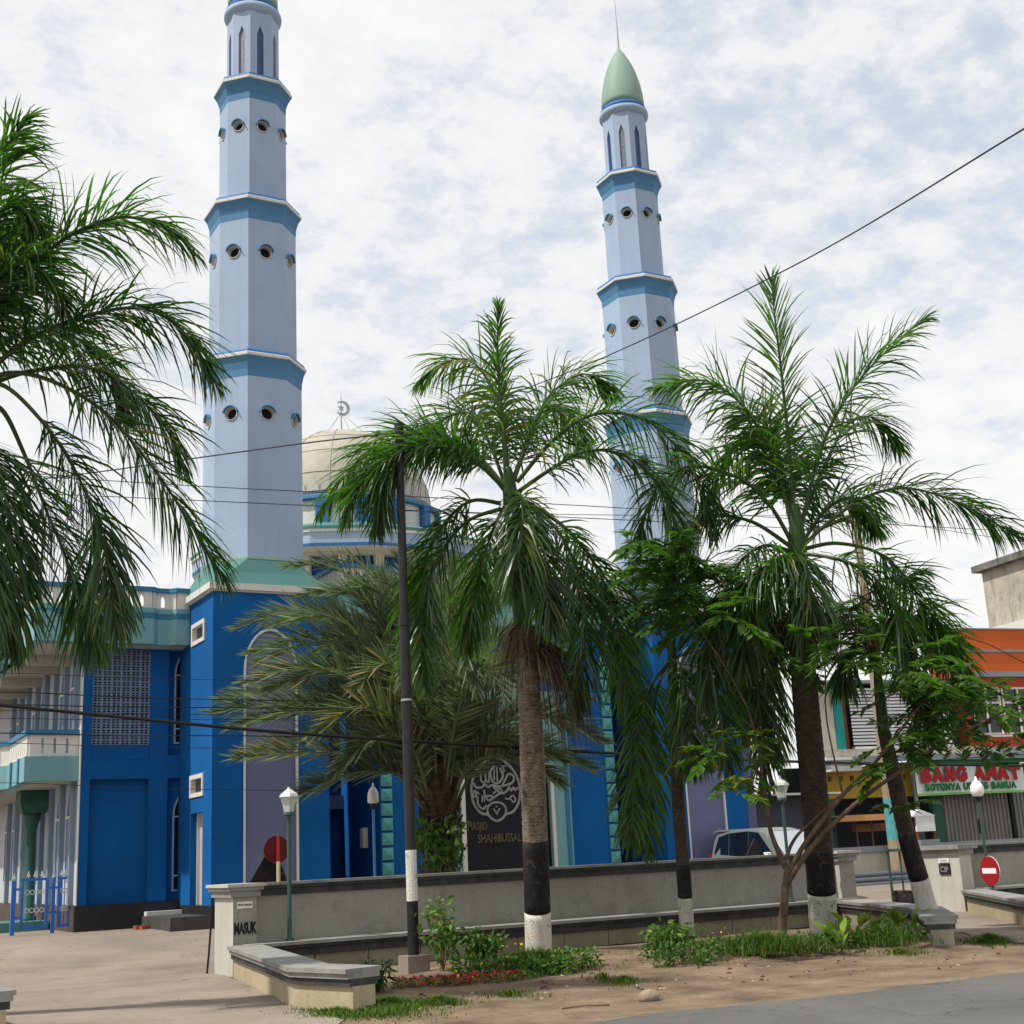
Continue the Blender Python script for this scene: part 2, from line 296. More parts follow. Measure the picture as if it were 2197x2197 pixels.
M = dict(
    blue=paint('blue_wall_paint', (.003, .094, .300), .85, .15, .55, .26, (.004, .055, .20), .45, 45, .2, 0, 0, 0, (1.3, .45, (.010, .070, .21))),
    blueshade=paint('blue_wall_shade', (.0025, .055, .20), .65, .10, .9, .14, (.004, .035, .13), .3, 45),  # darker copy of the wall blue, paints the shade of recesses
    pale=paint('pale_blue_paint', (.325, .415, .545), .8, .08, .45, .34, (.23, .30, .40), .25, 40),
    band=paint('mid_blue_paint', (.075, .205, .36), .7, .08, 1, .12, None, .2, 40),
    rim=paint('rim_blue_paint', (.025, .13, .35), .6, .08, 1, 0, None, .2, 40),
    white=paint('white_paint', (.62, .61, .57), .7, .05, 1.5, .32, (.38, .36, .32), .2, 40),
    teal=paint('teal_paint', (.165, .335, .355), .65, .06, .8, .25, (.11, .25, .28), .2, 40),
    tealdk=paint('teal_trim_paint', (.03, .165, .31), .6, .08, 1, .15, None, .2, 40),
    mint=paint('mint_roof_paint', (.075, .195, .180), .65, .06, 1, .2, (.06, .17, .155), .2, 30),
    domegreen=paint('pale_mint_paint', (.225, .335, .285), .6, .05, 1.2, .2, (.22, .42, .36), .15, 20),
    purple=paint('violet_grey_paint', (.135, .148, .262), .8, .10, .7, .26, (.10, .11, .2), .3, 45),
    cream=paint('cream_paint', (.47, .44, .37), .75, .07, 1, .25, (.36, .31, .25), .2, 40),
    soffit=paint('soffit_paint', (.42, .40, .36), .8, .08, 1, 0, None, .2, 30),
    plinth=paint('black_plinth', (.012, .012, .014), .45, .2, 3, .1, (.04, .035, .03), .2, 40, .4),
    slab=paint('black_granite', (.008, .009, .014), .42, .25, 6, 0, None, .05, 80, .18),
    silver=paint('silver_metal', (.42, .43, .42), .4, .12, 4, 0, None, .1, 60, .5, .6),
    brass=paint('brass_letters', (.085, .075, .035), .6, .2, 5, 0, None, .1, 60, .3, 0),
    emblem=paint('dull_steel_emblem', (.25, .25, .24), .55, .12, 5, 0, None, .05, 60, .3),
    quoin=paint('teal_quoin', (.10, .33, .33), .65, .08, 2, .15, None, .3, 40),
    gold=paint('cream_gold_dome', (.385, .365, .300), .65, .12, 1.6, .3, (.28, .25, .19), .15, 12, .3, .0),
    grille=paint('breeze_block', (.20, .25, .36), .8, .15, 6, .3, (.10, .11, .15), .3, 60),
    dark=paint('interior_shade_black', (.012, .014, .02), .8, .2, 2, 0, None, 0),  # near-black puts the shade inside openings into the colour
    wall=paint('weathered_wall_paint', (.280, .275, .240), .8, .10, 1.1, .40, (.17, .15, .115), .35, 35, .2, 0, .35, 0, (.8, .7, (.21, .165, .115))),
    pillar=paint('white_wall_paint', (.46, .45, .395), .8, .07, 1.4, .5, (.33, .28, .19), .3, 35),
    low=paint('cream_low_wall', (.40, .34, .225), .85, .12, 1.0, .45, (.26, .20, .12), .35, 30, .2, 0, .3),
    lowpanel=paint('low_wall_panel', (.26, .245, .185), .85, .14, 1.0, .5, (.17, .13, .08), .35, 30, .2, 0, .35),
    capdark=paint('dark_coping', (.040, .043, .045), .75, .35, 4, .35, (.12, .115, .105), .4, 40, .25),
    cap=paint('grey_coping', (.25, .25, .235), .8, .18, 3, .45, (.12, .115, .10), .35, 40, .25, 0, .3),
    conc=paint('driveway_concrete', (.255, .214, .177), .92, .18, .5, 0, (.17, .13, .09), .4, 60, .12, 0, .4, .55, (.34, .55, (.165, .125, .088))),
    dirt=paint('dry_earth', (.185, .135, .094), .95, .42, 1.3, 0, (.085, .058, .034), .9, 16, .1, 0, .6),
    asphalt=paint('asphalt', (.150, .151, .142), .95, .16, .6, 0, (.09, .088, .082), .9, 120, .12, 0, .4, .5, (.28, .5, (.165, .155, .135))),
    metalgreen=paint('green_metal', (.035, .075, .065), .5, .12, 5, 0, None, .1, 50, .4),
    gateblue=paint('gate_blue_metal', (.015, .13, .50), .5, .1, 5, 0, None, .1, 50, .4),
    black=paint('black_paint', (.013, .013, .014), .7, .3, 6, .45, (.075, .06, .045), .6, 35, .25, 0, .65),
    whitewash=paint('whitewash', (.60, .60, .55), .9, .08, 4, .35, (.20, .20, .11), .7, 35, .1, 0, .5),
    mossy=paint('mossy_whitewash', (.50, .50, .43), .95, .15, 4, .8, (.07, .075, .03), .8, 35, .1, 0, .8),
    pole=paint('black_pole', (.016, .015, .016), .5, .3, 6, .35, (.05, .035, .03), .2, 40, .35),
    concpole=paint('concrete_pole', (.34, .26, .18), .9, .12, 3, .5, (.22, .15, .09), .5, 40, .15),
    tealband=paint('teal_pole_paint', (.10, .34, .36), .8, .15, 5, .3, (.2, .25, .22), .4, 40),
    rust=paint('rusty_arm', (.12, .07, .045), .9, .3, 6, 0, None, .4, 40),
    red=paint('sign_red', (.30, .008, .012), .45, .12, 5, 0, None, .05, 40, .4),
    darkred=paint('sign_back_red', (.11, .006, .006), .6, .25, 5, .3, (.03, .01, .01), .1, 40, .3),
    yellowpole=paint('cream_pole', (.55, .46, .25), .6, .1, 5, .2, None, .1, 40),
    signwhite=paint('sign_white', (.78, .78, .76), .5, .04, 3, 0, None, .03, 40),
    globe=paint('white_lamp_glass', (.82, .82, .80), .25, .03, 3, 0, None, 0, 40, .5),
    carpaint=paint('silver_car_paint', (.26, .28, .265), .33, .03, 3, 0, None, 0, 40, .5, .45),
    tyre=paint('tyre_rubber', (.015, .015, .015), .85, .2, 5, 0, None, .2, 60),
    glassdk=glass('dark_glass', (.006, .009, .016)),
    screen=glass('pale_reflection_glass', (.40, .43, .46), .12),  # pale base colour paints the bright reflection on the windscreen
    bluepane=glass('blue_window_glass', (.012, .05, .17), .1),
    tintpane=paint('patterned_pane', (.16, .16, .20), .5, .35, 18, 0, None, .2, 60, .4),
    bluepattern=paint('patterned_blue_pane', (.03, .06, .18), .4, .35, 18, 0, None, .2, 60, .4),
    yellow=paint('ochre_wall', (.42, .29, .045), .8, .08, 1, .25, (.26, .18, .04), .2, 35),
    orange=paint('orange_wall', (.55, .115, .022), .7, .06, .8, .12, (.4, .08, .02), .2, 35),
    redwall=paint('brick_red_trim', (.38, .06, .025), .7, .08, 1, .2, None, .2, 35),
    greytrim=paint('grey_trim', (.24, .26, .29), .7, .08, 1, .2, None, .2, 35),
    oldwall=paint('stained_concrete', (.40, .37, .31), .9, .22, .8, .7, (.14, .135, .12), .4, 25, .1, 0, .5, 0, (.5, .85, (.13, .125, .11))),
    oldcap=paint('blackened_parapet', (.15, .15, .14), .9, .45, 1.5, .5, (.04, .04, .04), .4, 25),
    tealshop=paint('teal_shop_strip', (.015, .25, .25), .6, .06, 1, 0, None, .2, 35),
    louvre=paint('white_louvre', (.70, .71, .72), .6, .04, 2, .1, None, .05, 40),
    shutter=paint('grey_shutter', (.20, .19, .18), .6, .10, 2, .25, None, .1, 40, .35, .3),
    greenpost=paint('dark_green_post', (.03, .10, .075), .6, .15, 3, .2, None, .2, 40),
    awning=paint('peach_awning', (.62, .34, .13), .8, .06, 2, .1, None, .2, 40),
    banner=paint('banner_cloth', (.72, .80, .76), .6, .03, 2, 0, None, .05, 40),
    bannergreen=paint('banner_green', (.25, .55, .13), .6, .06, 3, 0, None, .05, 40),
    letterred=paint('letter_red', (.48, .012, .02), .55, .05, 3, 0, None, 0),
    lettergreen=paint('letter_green', (.008, .16, .05), .55, .05, 3, 0, None, 0),
    letteroutline=paint('letter_outline', (.16, .12, .12), .6, .05, 3, 0, None, 0),
    boardgreen=paint('green_fascia_board', (.03, .20, .075), .55, .1, 2, 0, None, .05, 40),
    wood=paint('brown_wood', (.20, .085, .035), .7, .25, 5, .2, None, .3, 40),
    sidewhite=paint('pale_grey_wall', (.43, .46, .48), .75, .06, 1, .25, (.28, .30, .32), .2, 40),
    sideshade=paint('pilaster_shade_grey', (.20, .26, .33), .75, .08, 1, .15, None, .2, 40),  # grey-blue carries the shade of the pilaster sides in its colour
    plinth_and_shade=paint('brown_plinth_and_shade', (.085, .06, .052), .8, .2, 2, .2, None, .3, 30),
    lampglass=paint('frosted_lamp_glass', (.50, .55, .51), .3, .05, 3, 0, None, 0, 40, .5),
    shedshade=paint('carport_shade_grey', (.075, .075, .095), .8, .12, 1.5, .2, None, .2, 30),
    pipe=paint('grey_pipe', (.10, .11, .125), .5, .15, 4, 0, None, .1, 40, .4),
    bluepole=paint('blue_pole_paint', (.08, .28, .70), .5, .05, 4, 0, None, .05, 40),
    cable=paint('cable_rubber', (.012, .012, .012), .6, .2, 3, 0, None, 0),
    cablebrown=paint('thin_cable', (.03, .032, .04), .6, .2, 3, 0, None, 0),
    rock=paint('stone', (.30, .24, .17), .95, .25, 6, 0, None, .8, 20),
    brick=paint('red_brick', (.34, .085, .04), .9, .2, 6, 0, None, .6, 40),
    step=paint('step_stone', (.06, .06, .058), .7, .25, 4, .3, (.15, .14, .12), .3, 40),
    trunk=trunk_mat('palm_trunk_bark', (.055, .042, .030), (.30, .245, .175), 40, .8),
    trunkdk=trunk_mat('dark_palm_bark', (.018, .014, .011), (.085, .062, .045), 40, .9),
    bark=trunk_mat('small_tree_bark', (.055, .036, .026), (.17, .115, .08), 6, .4),
    datebark=trunk_mat('date_palm_bark', (.02, .015, .01), (.10, .065, .04), 20, 1.0),
    shaft=paint('green_crownshaft', (.04, .085, .025), .5, .25, 4, .5, (.03, .05, .015), .2, 30),
    rachis=paint('frond_stalk', (.05, .085, .025), .5, .2, 6, 0, None, .1, 30),
    daterachis=paint('date_frond_stalk', (.135, .165, .085), .6, .15, 6, 0, None, .1, 30),
    fibre=paint('dry_fibre', (.17, .125, .09), .95, .45, 7, 0, None, 0),
    fibredk=paint('dark_dry_fibre', (.06, .038, .026), .95, .45, 7, 0, None, 0),
    leaf=leaf_mat('palm_leaflets', (.011, .030, .010), (.066, .135, .026), (1.8, 2.7, .65), .46, .34, .6),
    dateleaf=leaf_mat('date_palm_leaflets', (.065, .098, .058), (.210, .265, .150), (1.2, 1.4, .7), .30, .5, .4),
    treeleaf=leaf_mat('tree_leaves', (.024, .056, .015), (.098, .188, .034), (1.5, 2.0, .5), .40, .42, .45),
    bush=leaf_mat('shrub_leaves', (.022, .06, .012), (.105, .205, .034), (1.2, 1.6, .5), .28, .5, .35),
    broad=leaf_mat('broad_yellow_green_leaves', (.06, .14, .02), (.20, .30, .045), (1.2, 1.3, .5), .3, .45, .4),
    grassm=leaf_mat('grass_blades', (.028, .066, .012), (.105, .185, .03), (1.2, 1.4, .5), .3, .6, .2),
    redflower=leaf_mat('red_pink_flowers', (.10, .045, .03), (.42, .075, .085), (1.1, .8, .8), .25, .6, .2),
    yellowflower=leaf_mat('yellow_petals', (.60, .40, .02), (.70, .45, .02), (1, 1, .5), .25, .6, .2),
)

# ------------------------------------------------------------------ ground
def sstep(a, b, x):
    t = min(1, max(0, (x-a)/(b-a))); return t*t*(3-2*t)
MOUNDS = [(10.4, 18.3, 2.0, 1.0, .13), (13.6, 16.9, 3.0, 1.3, .15), (8.2, 17.2, 1.4, .9, .05), (16, 15.8, 1.6, 1.0, .08)]
def gh(u, v):
    h = .38*sstep(22.5, 32.5, v)
    if 12.2 < v < 21.4 and 5 < u < 19:
        for cx, cy, rx, ry, a in MOUNDS: h += a*math.exp(-((u-cx)/rx)**2 - ((v-cy)/ry)**2)
        h += .018*math.sin(u*2.3 + v*1.1)*math.sin(v*2.9 - u*.7)*sstep(12.2, 13.5, v)
    return h
def grid(name, us, vs, dz, mat, kind='structure', mask=None):
    V = []; Fc = []
    for j, v in enumerate(vs):
        for i, u in enumerate(us):
            V.append((u, v, gh(u, v) + dz))
    n = len(us)
    for j in range(len(vs)-1):
        for i in range(n-1):
            Fc.append((j*n+i, j*n+i+1, (j+1)*n+i+1, (j+1)*n+i))
    mb = MB(); mb.add(V, Fc); return mb.build(name, mat, kind=kind, smooth=True)
def axis(lo, hi, step, far):
    a = [lo - far, lo - far*.4, lo - far*.1, lo - 8] if far else []
    x = lo
    while x < hi: a.append(x); x += step
    a.append(hi)
    if far: a += [hi + 8, hi + far*.1, hi + far*.4, hi + far]
    return a
grid('ground', axis(-12, 42, .3, 2500), axis(8, 45, .3, 2500), 0, M['dirt'])
def patch(name, lf, rf, v0, v1, dz, mat, nu=40, nv=40):
    V = []; Fc = []
    for j in range(nv+1):
        v = v0 + (v1-v0)*j/nv
        for i in range(nu+1):
            u = lf(v) + (rf(v)-lf(v))*i/nu
            vv = v
            V.append((u, vv, gh(u, vv) + dz))
    for j in range(nv):
        for i in range(nu): Fc.append((j*(nu+1)+i, j*(nu+1)+i+1, (j+1)*(nu+1)+i+1, (j+1)*(nu+1)+i))
    mb = MB(); mb.add(V, Fc); return mb.build(name, mat, kind='structure', smooth=True)
def lin(pts):
    def f(v):
        for (v0, u0), (v1, u1) in zip(pts, pts[1:]):
            if v <= v1: return u0 + (u1-u0)*max(0, min(1, (v-v0)/(v1-v0)))
        return pts[-1][1]
    return f
wob = lambda v: .10*math.sin(v*3.1) + .06*math.sin(v*7.7)
LEFT_EDGE = lin([(12, 5.2), (14.7, 5.7), (16, 5.9), (21.4, 6.6), (22, 6.6)])
patch('driveway', lambda v: -14.0, lambda v: LEFT_EDGE(v) + (wob(v) if v < 15 else 0), 12.0, 21.64, .010, M['conc'], 60, 50)
patch('driveway', lambda v: -14.0, lambda v: 6.75, 21.655, 22.5, .010, M['conc'], 60, 4)
patch('yard', lambda v: -14.0, lambda v: 44.0, 22.5, 44.9, .012, M['conc'], 150, 60)
RIGHT_EDGE = lin([(12.8, 16.6), (15, 16.2), (17, 17.6), (21.5, 19.7), (22.5, 19.9)])
patch('driveway', lambda v: RIGHT_EDGE(v) + (wob(v) if v < 15.5 else 0), lambda v: 44.0, 12.6, 22.49, .011, M['conc'], 60, 40)
def road_edge(u): return 11.75 - .055*(u - 7) + .08*math.sin(u*1.7) + .04*math.sin(u*4.1)
mb = MB(); us = [-200, -60, -14] + [x*.4 for x in range(-34, 111)] + [60, 200]
mb.add([(u, road_edge(u) if -14 < u < 45 else 11.75 - .055*(max(-14, min(45, u))-7), .016) for u in us] + [(u, 3.0, .016) for u in us] + [(u, -9.0, .016) for u in us],
       [(i, i+1, len(us)+i+1, len(us)+i) for i in range(len(us)-1)] + [(len(us)+i, len(us)+i+1, 2*len(us)+i+1, 2*len(us)+i) for i in range(len(us)-1)])
mb.build('road', M['asphalt'], kind='structure')

# ------------------------------------------------------------------ minarets with their blue base blocks
def octa(cx, cy, W, z):
    h, a = .461*W, .2036*W
    return [(cx+x, cy+y, z) for x, y in ((h, -a), (h, a), (a, h), (-a, h), (-h, a), (-h, -a), (-a, -h), (a, -h))]
def arc_pts(cx, cz, rx, rz, a0, a1, n): return [(cx + rx*math.cos(R(a0 + (a1-a0)*i/n)), cz + rz*math.sin(R(a0 + (a1-a0)*i/n))) for i in range(n+1)]
def minaret(label):
    cx, cy = 10.56, 32.2
    x0, x1, y0, y1 = 9.12, 12.0, 30.78, 33.64
    r = T('minaret', label, 'minaret', (cx, cy, .3), group='twin minarets')
    # base block: front skin with an arched niche, left skin with door and two windows, core behind
    arch = [(9.87, .9), (11.22, .9), (11.22, 6.19)] + arc_pts(10.545, 6.19, .675, 1.05, 0, 180, 16)[1:-1] + [(9.87, 6.19)]
    m = MB(); m.slab([(x0, .35), (x1, .35), (x1, 8.14), (x0, 8.14)], [arch], y0, y0+.07, 'y')
    def rect(a0, a1, b0, b1): return [(a0, b0), (a1, b0), (a1, b1), (a0, b1)]
    holes = [rect(31.5, 32.5, .82, 2.97), rect(31.5, 32.5, 3.40, 3.81), rect(31.5, 32.5, 7.08, 7.5)]
    m.slab(rect(y0+.072, y1, .35, 8.14), holes, x0, x0+.25, 'x')
    m.box(x0+.252, x1, y0+.072, y1, .35, 8.14)
    m.build('base_block', M['blue'], r)
    m = MB(); m.slab(arch, [], y0+.045, y0+.068, 'y'); p = m.build('arch_panel', M['purple'], r)
    inner = [(9.925, .9), (11.165, .9), (11.165, 6.19)] + arc_pts(10.545, 6.19, .62, .995, 0, 180, 16)[1:-1] + [(9.925, 6.19)]
    MB().slab(arch, [inner], y0-.012, y0+.044, 'y').build('arch_moulding', M['white'], p)
    MB().box(x0-.02, x1+.02, y0-.02, y1+.02, .25, .86).build('plinth', M['plinth'], r)
    # -x face openings
    d = box('door', M['soffit'], r, x0+.22, x0+.25, 31.52, 32.48, .82, 2.95); d['skip'] = 1
    h = box('handle', M['silver'], d, x0+.19, x0+.22, 31.6, 31.64, 1.75, 1.95)
    MB().slab(rect(31.5, 32.5, .82, 2.97), [rect(31.53, 32.47, .83, 2.94)], x0+.15, x0+.219, 'x').build('frame', M['white'], d)
    for z0_, z1_ in ((3.40, 3.81), (7.08, 7.5)):
        w = MB().slab(rect(31.44, 32.56, z0_-.06, z1_+.06), [rect(31.54, 32.46, z0_+.04, z1_-.04)], x0-.03, x0+.12, 'x').build('window', M['white'], r); w['skip'] = 1
        box('pane', M['glassdk'], w, x0+.10, x0+.115, 31.54, 32.46, z0_+.04, z1_-.04)
    # cornice and pyramidal skirt roof
    MB().box(x0-.13, x1+.13, y0-.13, y1+.13, 8.14, 8.30).box(x0-.06, x1+.06, y0-.06, y1+.06, 8.10, 8.14).build('cornice', M['white'], r)
    sq = [(x1+.10, y0-.10), (x1+.10, y1+.10), (x1+.10, y1+.10), (x0-.10, y1+.10), (x0-.10, y1+.10), (x0-.10, y0-.10), (x0-.10, y0-.10), (x1+.10, y0-.10)]
    q1 = octa(cx, cy, 2.60, 9.0)
    qm = [(.45*sq[i][0] + .55*q1[i][0], .45*sq[i][1] + .55*q1[i][1], 8.62) for i in range(8)]
    MB().loft([[(p[0], p[1], 8.30) for p in sq], qm, q1]).build('skirt_roof', M['mint'], r)
    MB().loft([octa(cx, cy, 2.62, 9.0), octa(cx, cy, 2.60, 9.06)]).build('skirt_edge', M['domegreen'], r)
    # shafts, flared bands, rims
    segs = [(2.53, 9.06, 13.8, 14.33, 2.80, 12.82, 2.29), (2.29, 14.55, 18.26, 18.78, 2.62, 17.34, 1.80), (1.80, 19.0, 21.98, 22.52, 2.16, 21.17, 1.43)]
    for si, (W, z0_, zb, zt, Wt, zw, Wn) in enumerate(segs):
        h, a = .461*W, .2036*W
        # shaft as eight skins with a round opening each
        sh = MB(); rr = .165 if si < 2 else .148
        oc0 = octa(cx, cy, W, 0)
        win_pos = []
        for k in range(8):
            A = np.array(oc0[k][:2]); B = np.array(oc0[(k+1) % 8][:2]); e = B-A; Ln = np.linalg.norm(e); e /= Ln; nrm = np.array([e[1], -e[0]])
            if np.dot(nrm, (A+B)/2 - np.array([cx, cy])) < 0: nrm = -nrm
            lo = [(0, z0_), (Ln, z0_), (Ln, zb), (0, zb)]
            hole = [(Ln/2 + rr*math.cos(2*math.pi*i/18), zw + rr*1.0*math.sin(2*math.pi*i/18)) for i in range(18)]
            tris = tessellate_polygon([[Vector((*p, 0)) for p in lo], [Vector((*p, 0)) for p in hole]])
            P = [(*(A + e*q[0]), q[1]) for q in lo+hole]; P2 = [(*(A + e*q[0] - nrm*.16), q[1]) for q in hole]
            sh.add(P + P2, [tuple(t) for t in tris] + [(4+i, 4+(i+1) % 18, 22+(i+1) % 18, 22+i) for i in range(18)])
            win_pos.append(((A+B)/2, e, nrm))
        s = sh.build('shaft', M['pale'], r)
        for mid, e, nrm in win_pos:
            P = lambda a_, z_, o_: (*(mid + e*a_ + nrm*o_), z_)
            n = 18
            ringo = [(rr*1.07*math.cos(2*math.pi*i/n), rr*1.07*math.sin(2*math.pi*i/n)) for i in range(n)]
            ringi = [(rr*math.cos(2*math.pi*i/n), rr*math.sin(2*math.pi*i/n)) for i in range(n)]
            w = MB()
            w.add([P(a_, zw+b_, .003) for a_, b_ in ringo] + [P(a_, zw+b_, .03) for a_, b_ in ringo] + [P(a_*.99, zw+b_*.99, .03) for a_, b_ in ringi] + [P(a_*.99, zw+b_*.99, -.14) for a_, b_ in ringi],
                  [(j*n+i, j*n+(i+1) % n, (j+1)*n+(i+1) % n, (j+1)*n+i) for j in range(3) for i in range(n)])
            wo = w.build('window', M['white'], r)
            MB().add([P(a_, zw+b_, -.145) for a_, b_ in ringi], [tuple(range(n))]).build('pane', M['dark'], wo)  # black disc paints the shade deep in the round opening
            hd = MB(); an = [R(8 + 164*i/12) for i in range(13)]
            ro, ri = rr*1.26, rr*1.09
            secs = [[P(ri*math.cos(t_), zw+ri*math.sin(t_), .0), P(ro*math.cos(t_), zw+ro*math.sin(t_), .0), P(ro*math.cos(t_), zw+ro*math.sin(t_), .10), P(ri*math.cos(t_), zw+ri*math.sin(t_), .10)] for t_ in an]
            hd.loft(secs).build('hood', M['band'], wo)
        MB().loft([octa(cx, cy, W*1.004, zb), octa(cx, cy, W*1.01, zb+.18), octa(cx, cy, W + (Wt-W)*.42, zb+.38), octa(cx, cy, Wt*.985, zt-.01)]).build('band', M['band'], r)
        MB().loft([octa(cx, cy, Wt*.985, zt-.01), octa(cx, cy, Wt, zt), octa(cx, cy, Wt, zt+.07), octa(cx, cy, Wt*.97, zt+.10)]).build('rim', M['white'], r)
        MB().loft([octa(cx, cy, Wt*.975, zt+.10), octa(cx, cy, Wt*.955, zt+.17), octa(cx, cy, Wn*1.02, zt+.24)]).build('ledge_top', M['rim'], r)
    # lantern storey with slit windows
    W = 1.43; z0_, z1_ = 22.74, 24.86; oc0 = octa(cx, cy, W, 0); sh = MB(); slots = []
    for k in range(8):
        A = np.array(oc0[k][:2]); B = np.array(oc0[(k+1) % 8][:2]); e = B-A; Ln = np.linalg.norm(e); e /= Ln; nrm = np.array([e[1], -e[0]])
        if np.dot(nrm, (A+B)/2 - np.array([cx, cy])) < 0: nrm = -nrm
        w2 = .095; c = Ln/2
        lo = [(0, z0_), (Ln, z0_), (Ln, z1_), (0, z1_)]; hole = [(c-w2, 22.86), (c+w2, 22.86), (c+w2, 24.15), (c, 24.42), (c-w2, 24.15)]
        tris = tessellate_polygon([[Vector((*p, 0)) for p in lo], [Vector((*p, 0)) for p in hole]])
        P = [(*(A + e*q[0]), q[1]) for q in lo+hole]; P2 = [(*(A + e*q[0] - nrm*.05), q[1]) for q in hole]
        sh.add(P + P2, [tuple(t) for t in tris] + [(4+i, 4+(i+1) % 5, 9+(i+1) % 5, 9+i) for i in range(5)])
        slots.append([(*(A + e*q[0] - nrm*.045), q[1]) for q in hole])
    sh.build('lantern_shaft', M['pale'], r)
    for k, q in enumerate(slots): MB().add(q, [(0, 1, 2, 3, 4)]).build('slit_window', M['tintpane' if k % 2 else 'bluepattern'], r)
    MB().lathe(cx, cy, [(.60, 24.80), (.70, 24.86), (.80, 24.96), (.81, 25.02), (.80, 25.10), (.74, 25.12)], 32).build('crown_ring', M['pale'], r, smooth=True)
    MB().lathe(cx, cy, [(.755, 25.12), (.755, 25.22), (.70, 25.30)], 32).build('blue_ring', M['rim'], r, smooth=True)
    prof = [(.70, 25.30), (.705, 25.5), (.69, 25.75), (.655, 26.0), (.60, 26.28), (.52, 26.58), (.42, 26.88), (.30, 27.15), (.17, 27.40), (.07, 27.55), (.045, 27.62)]
    MB().lathe(cx, cy, prof, 32).build('dome', M['domegreen'], r, smooth=True)
    MB().tube([(cx, cy, 27.6), (cx, cy, 28.6), (cx, cy, 28.62), (cx, cy, 30.6)], [.045, .03, .02, .008], 8).build('spire', M['silver'], r)
    return r
min_l = minaret('left pale blue minaret cut by the top edge, on a blue block by the driveway')
min_r = copy_tree(min_l); min_r.location = (23.21, 32.2, .3)
min_r['label'] = 'right minaret with its pale green pointed dome and spire wholly in view, behind the palms'

# ------------------------------------------------------------------ mosque hall
mosque = T('mosque', 'blue mosque hall with teal balconies, black entrance slab and cream gold dome behind the palms', 'mosque', (16.9, 34, .35))
def mpart(name, mat, *b, **kw): return box(name, M[mat], mosque, *b, **kw)
# main body
MB().box(9.3, 24.5, 34.2, 49.5, .35, 7.6).build('hall_wall', M['blueshade'], mosque)
MB().box(12.6, 21.3, 31.55, 34.19, .35, 7.6).build('portal_core', M['blueshade'], mosque) if False else None
MB().box(13.62, 20.72, 31.52, 34.19, .35, 7.6).build('portal_wall', M['blue'], mosque)
MB().box(12.002, 13.61, 33.9, 34.19, 3.05, 3.4).build('recess_beam', M['purple'], mosque)
box('wall_speaker', M['white'], mosque, 13.48, 13.612, 32.3, 32.5, 2.0, 2.5)
MB().box(13.6, 20.74, 31.46, 34.0, .3, .86).build('plinth', M['plinth'], mosque)
# quoins
qm = MB(); s, hgt = .15, .07
qm.add([(-s, 0, -s), (s, 0, -s), (s, 0, s), (-s, 0, s), (-s, -.05, -s), (s, -.05, -s), (s, -.05, s), (-s, -.05, s), (-.03, -.05-hgt, -.03), (.03, -.05-hgt, -.03), (.03, -.05-hgt, .03), (-.03, -.05-hgt, .03)],
       [(0, 1, 5, 4), (1, 2, 6, 5), (2, 3, 7, 6), (3, 0, 4, 7), (4, 5, 9, 8), (5, 6, 10, 9), (6, 7, 11, 10), (7, 4, 8, 11), (8, 9, 10, 11)])
q0 = None
for cx in (13.80, 20.54):
    for i in range(18):
        loc = Vector((cx, 31.52, 1.1 + .36*i)) - mosque.location
        if q0 is None: q0 = qm.build('quoin_block', M['quoin'], mosque, local=True); q0.location = loc
        else: share(q0, mosque, loc)
# teal frame and black slab
pa = [(15.9, .9), (18.46, .9), (18.46, 3.75), (18.20, 4.2), (17.75, 4.62), (17.18, 4.95), (16.61, 4.62), (16.16, 4.2), (15.9, 3.75)]
MB().slab([(15.25, .87), (19.1, .87), (19.1, 5.9), (15.25, 5.9)], [pa], 31.30, 31.515, 'y').build('portal_frame', M['teal'], mosque)
for a, b in ((15.32, 15.44), (18.92, 19.04)): mpart('frame_moulding', 'tealdk', a, b, 31.27, 31.299, .87, 5.8)
for a, b in ((15.78, 15.895), (18.465, 18.56)): mpart('white_strip', 'white', a, b, 31.25, 31.299, .87, 3.9)
slab = MB().slab(pa, [], 31.40, 31.50, 'y').build('name_slab', M['slab'], mosque)
SY = 31.385
# calligraphy emblem: teardrop outline with script strokes
def stroke(pts, w=.022): return [(x, SY, z) for x, z in pts], w
ex, ez = 16.86, 3.36
cal = MB()
def bez(pts, n=10):
    P = [np.array(p, float) for p in pts]; out = []
    for i in range(len(P)-1):
        p0 = P[max(i-1, 0)]; p1 = P[i]; p2 = P[i+1]; p3 = P[min(i+2, len(P)-1)]
        for j in range(n):
            t = j/n; out.append(.5*((2*p1) + (-p0+p2)*t + (2*p0-5*p1+4*p2-p3)*t*t + (-p0+3*p1-3*p2+p3)*t**3))
    out.append(P[-1]); return out
def cs(pts, w=.022, n=6, sc=1.45):
    w = w*1.3
    q = bez([(ex + a*sc, SY, ez + b*sc) for a, b in pts], n)
    cal.tube(q, w, 6)
# zoomed reading of the emblem; unit: metres about its centre
cs([(.05, .62), (.10, .55), (.22, .46), (.36, .33), (.46, .16), (.50, -.05), (.46, -.26), (.34, -.42), (.18, -.47), (.12, -.53), (0, -.58), (-.12, -.53), (-.18, -.47), (-.34, -.42), (-.46, -.26), (-.50, -.05), (-.46, .16), (-.36, .33), (-.22, .46), (-.10, .55), (-.05, .62)], .028)
cs([(-.18, -.46), (-.19, -.36), (-.12, -.28), (0, -.25), (.12, -.28), (.19, -.36), (.18, -.46)], .024)
cs([(-.07, -.36), (-.03, -.40), (0, -.46), (.03, -.40), (.07, -.36)], .016)
cs([(-.015, -.325), (.015, -.325)], .016, 2)
cs([(-.44, .10), (-.40, .02), (-.28, .02), (-.22, .07), (-.16, .02), (-.08, .05), (0, .04), (.10, .03), (.22, .05), (.36, .10), (.38, .20), (.28, .25), (.20, .14), (.14, .05)], .024)
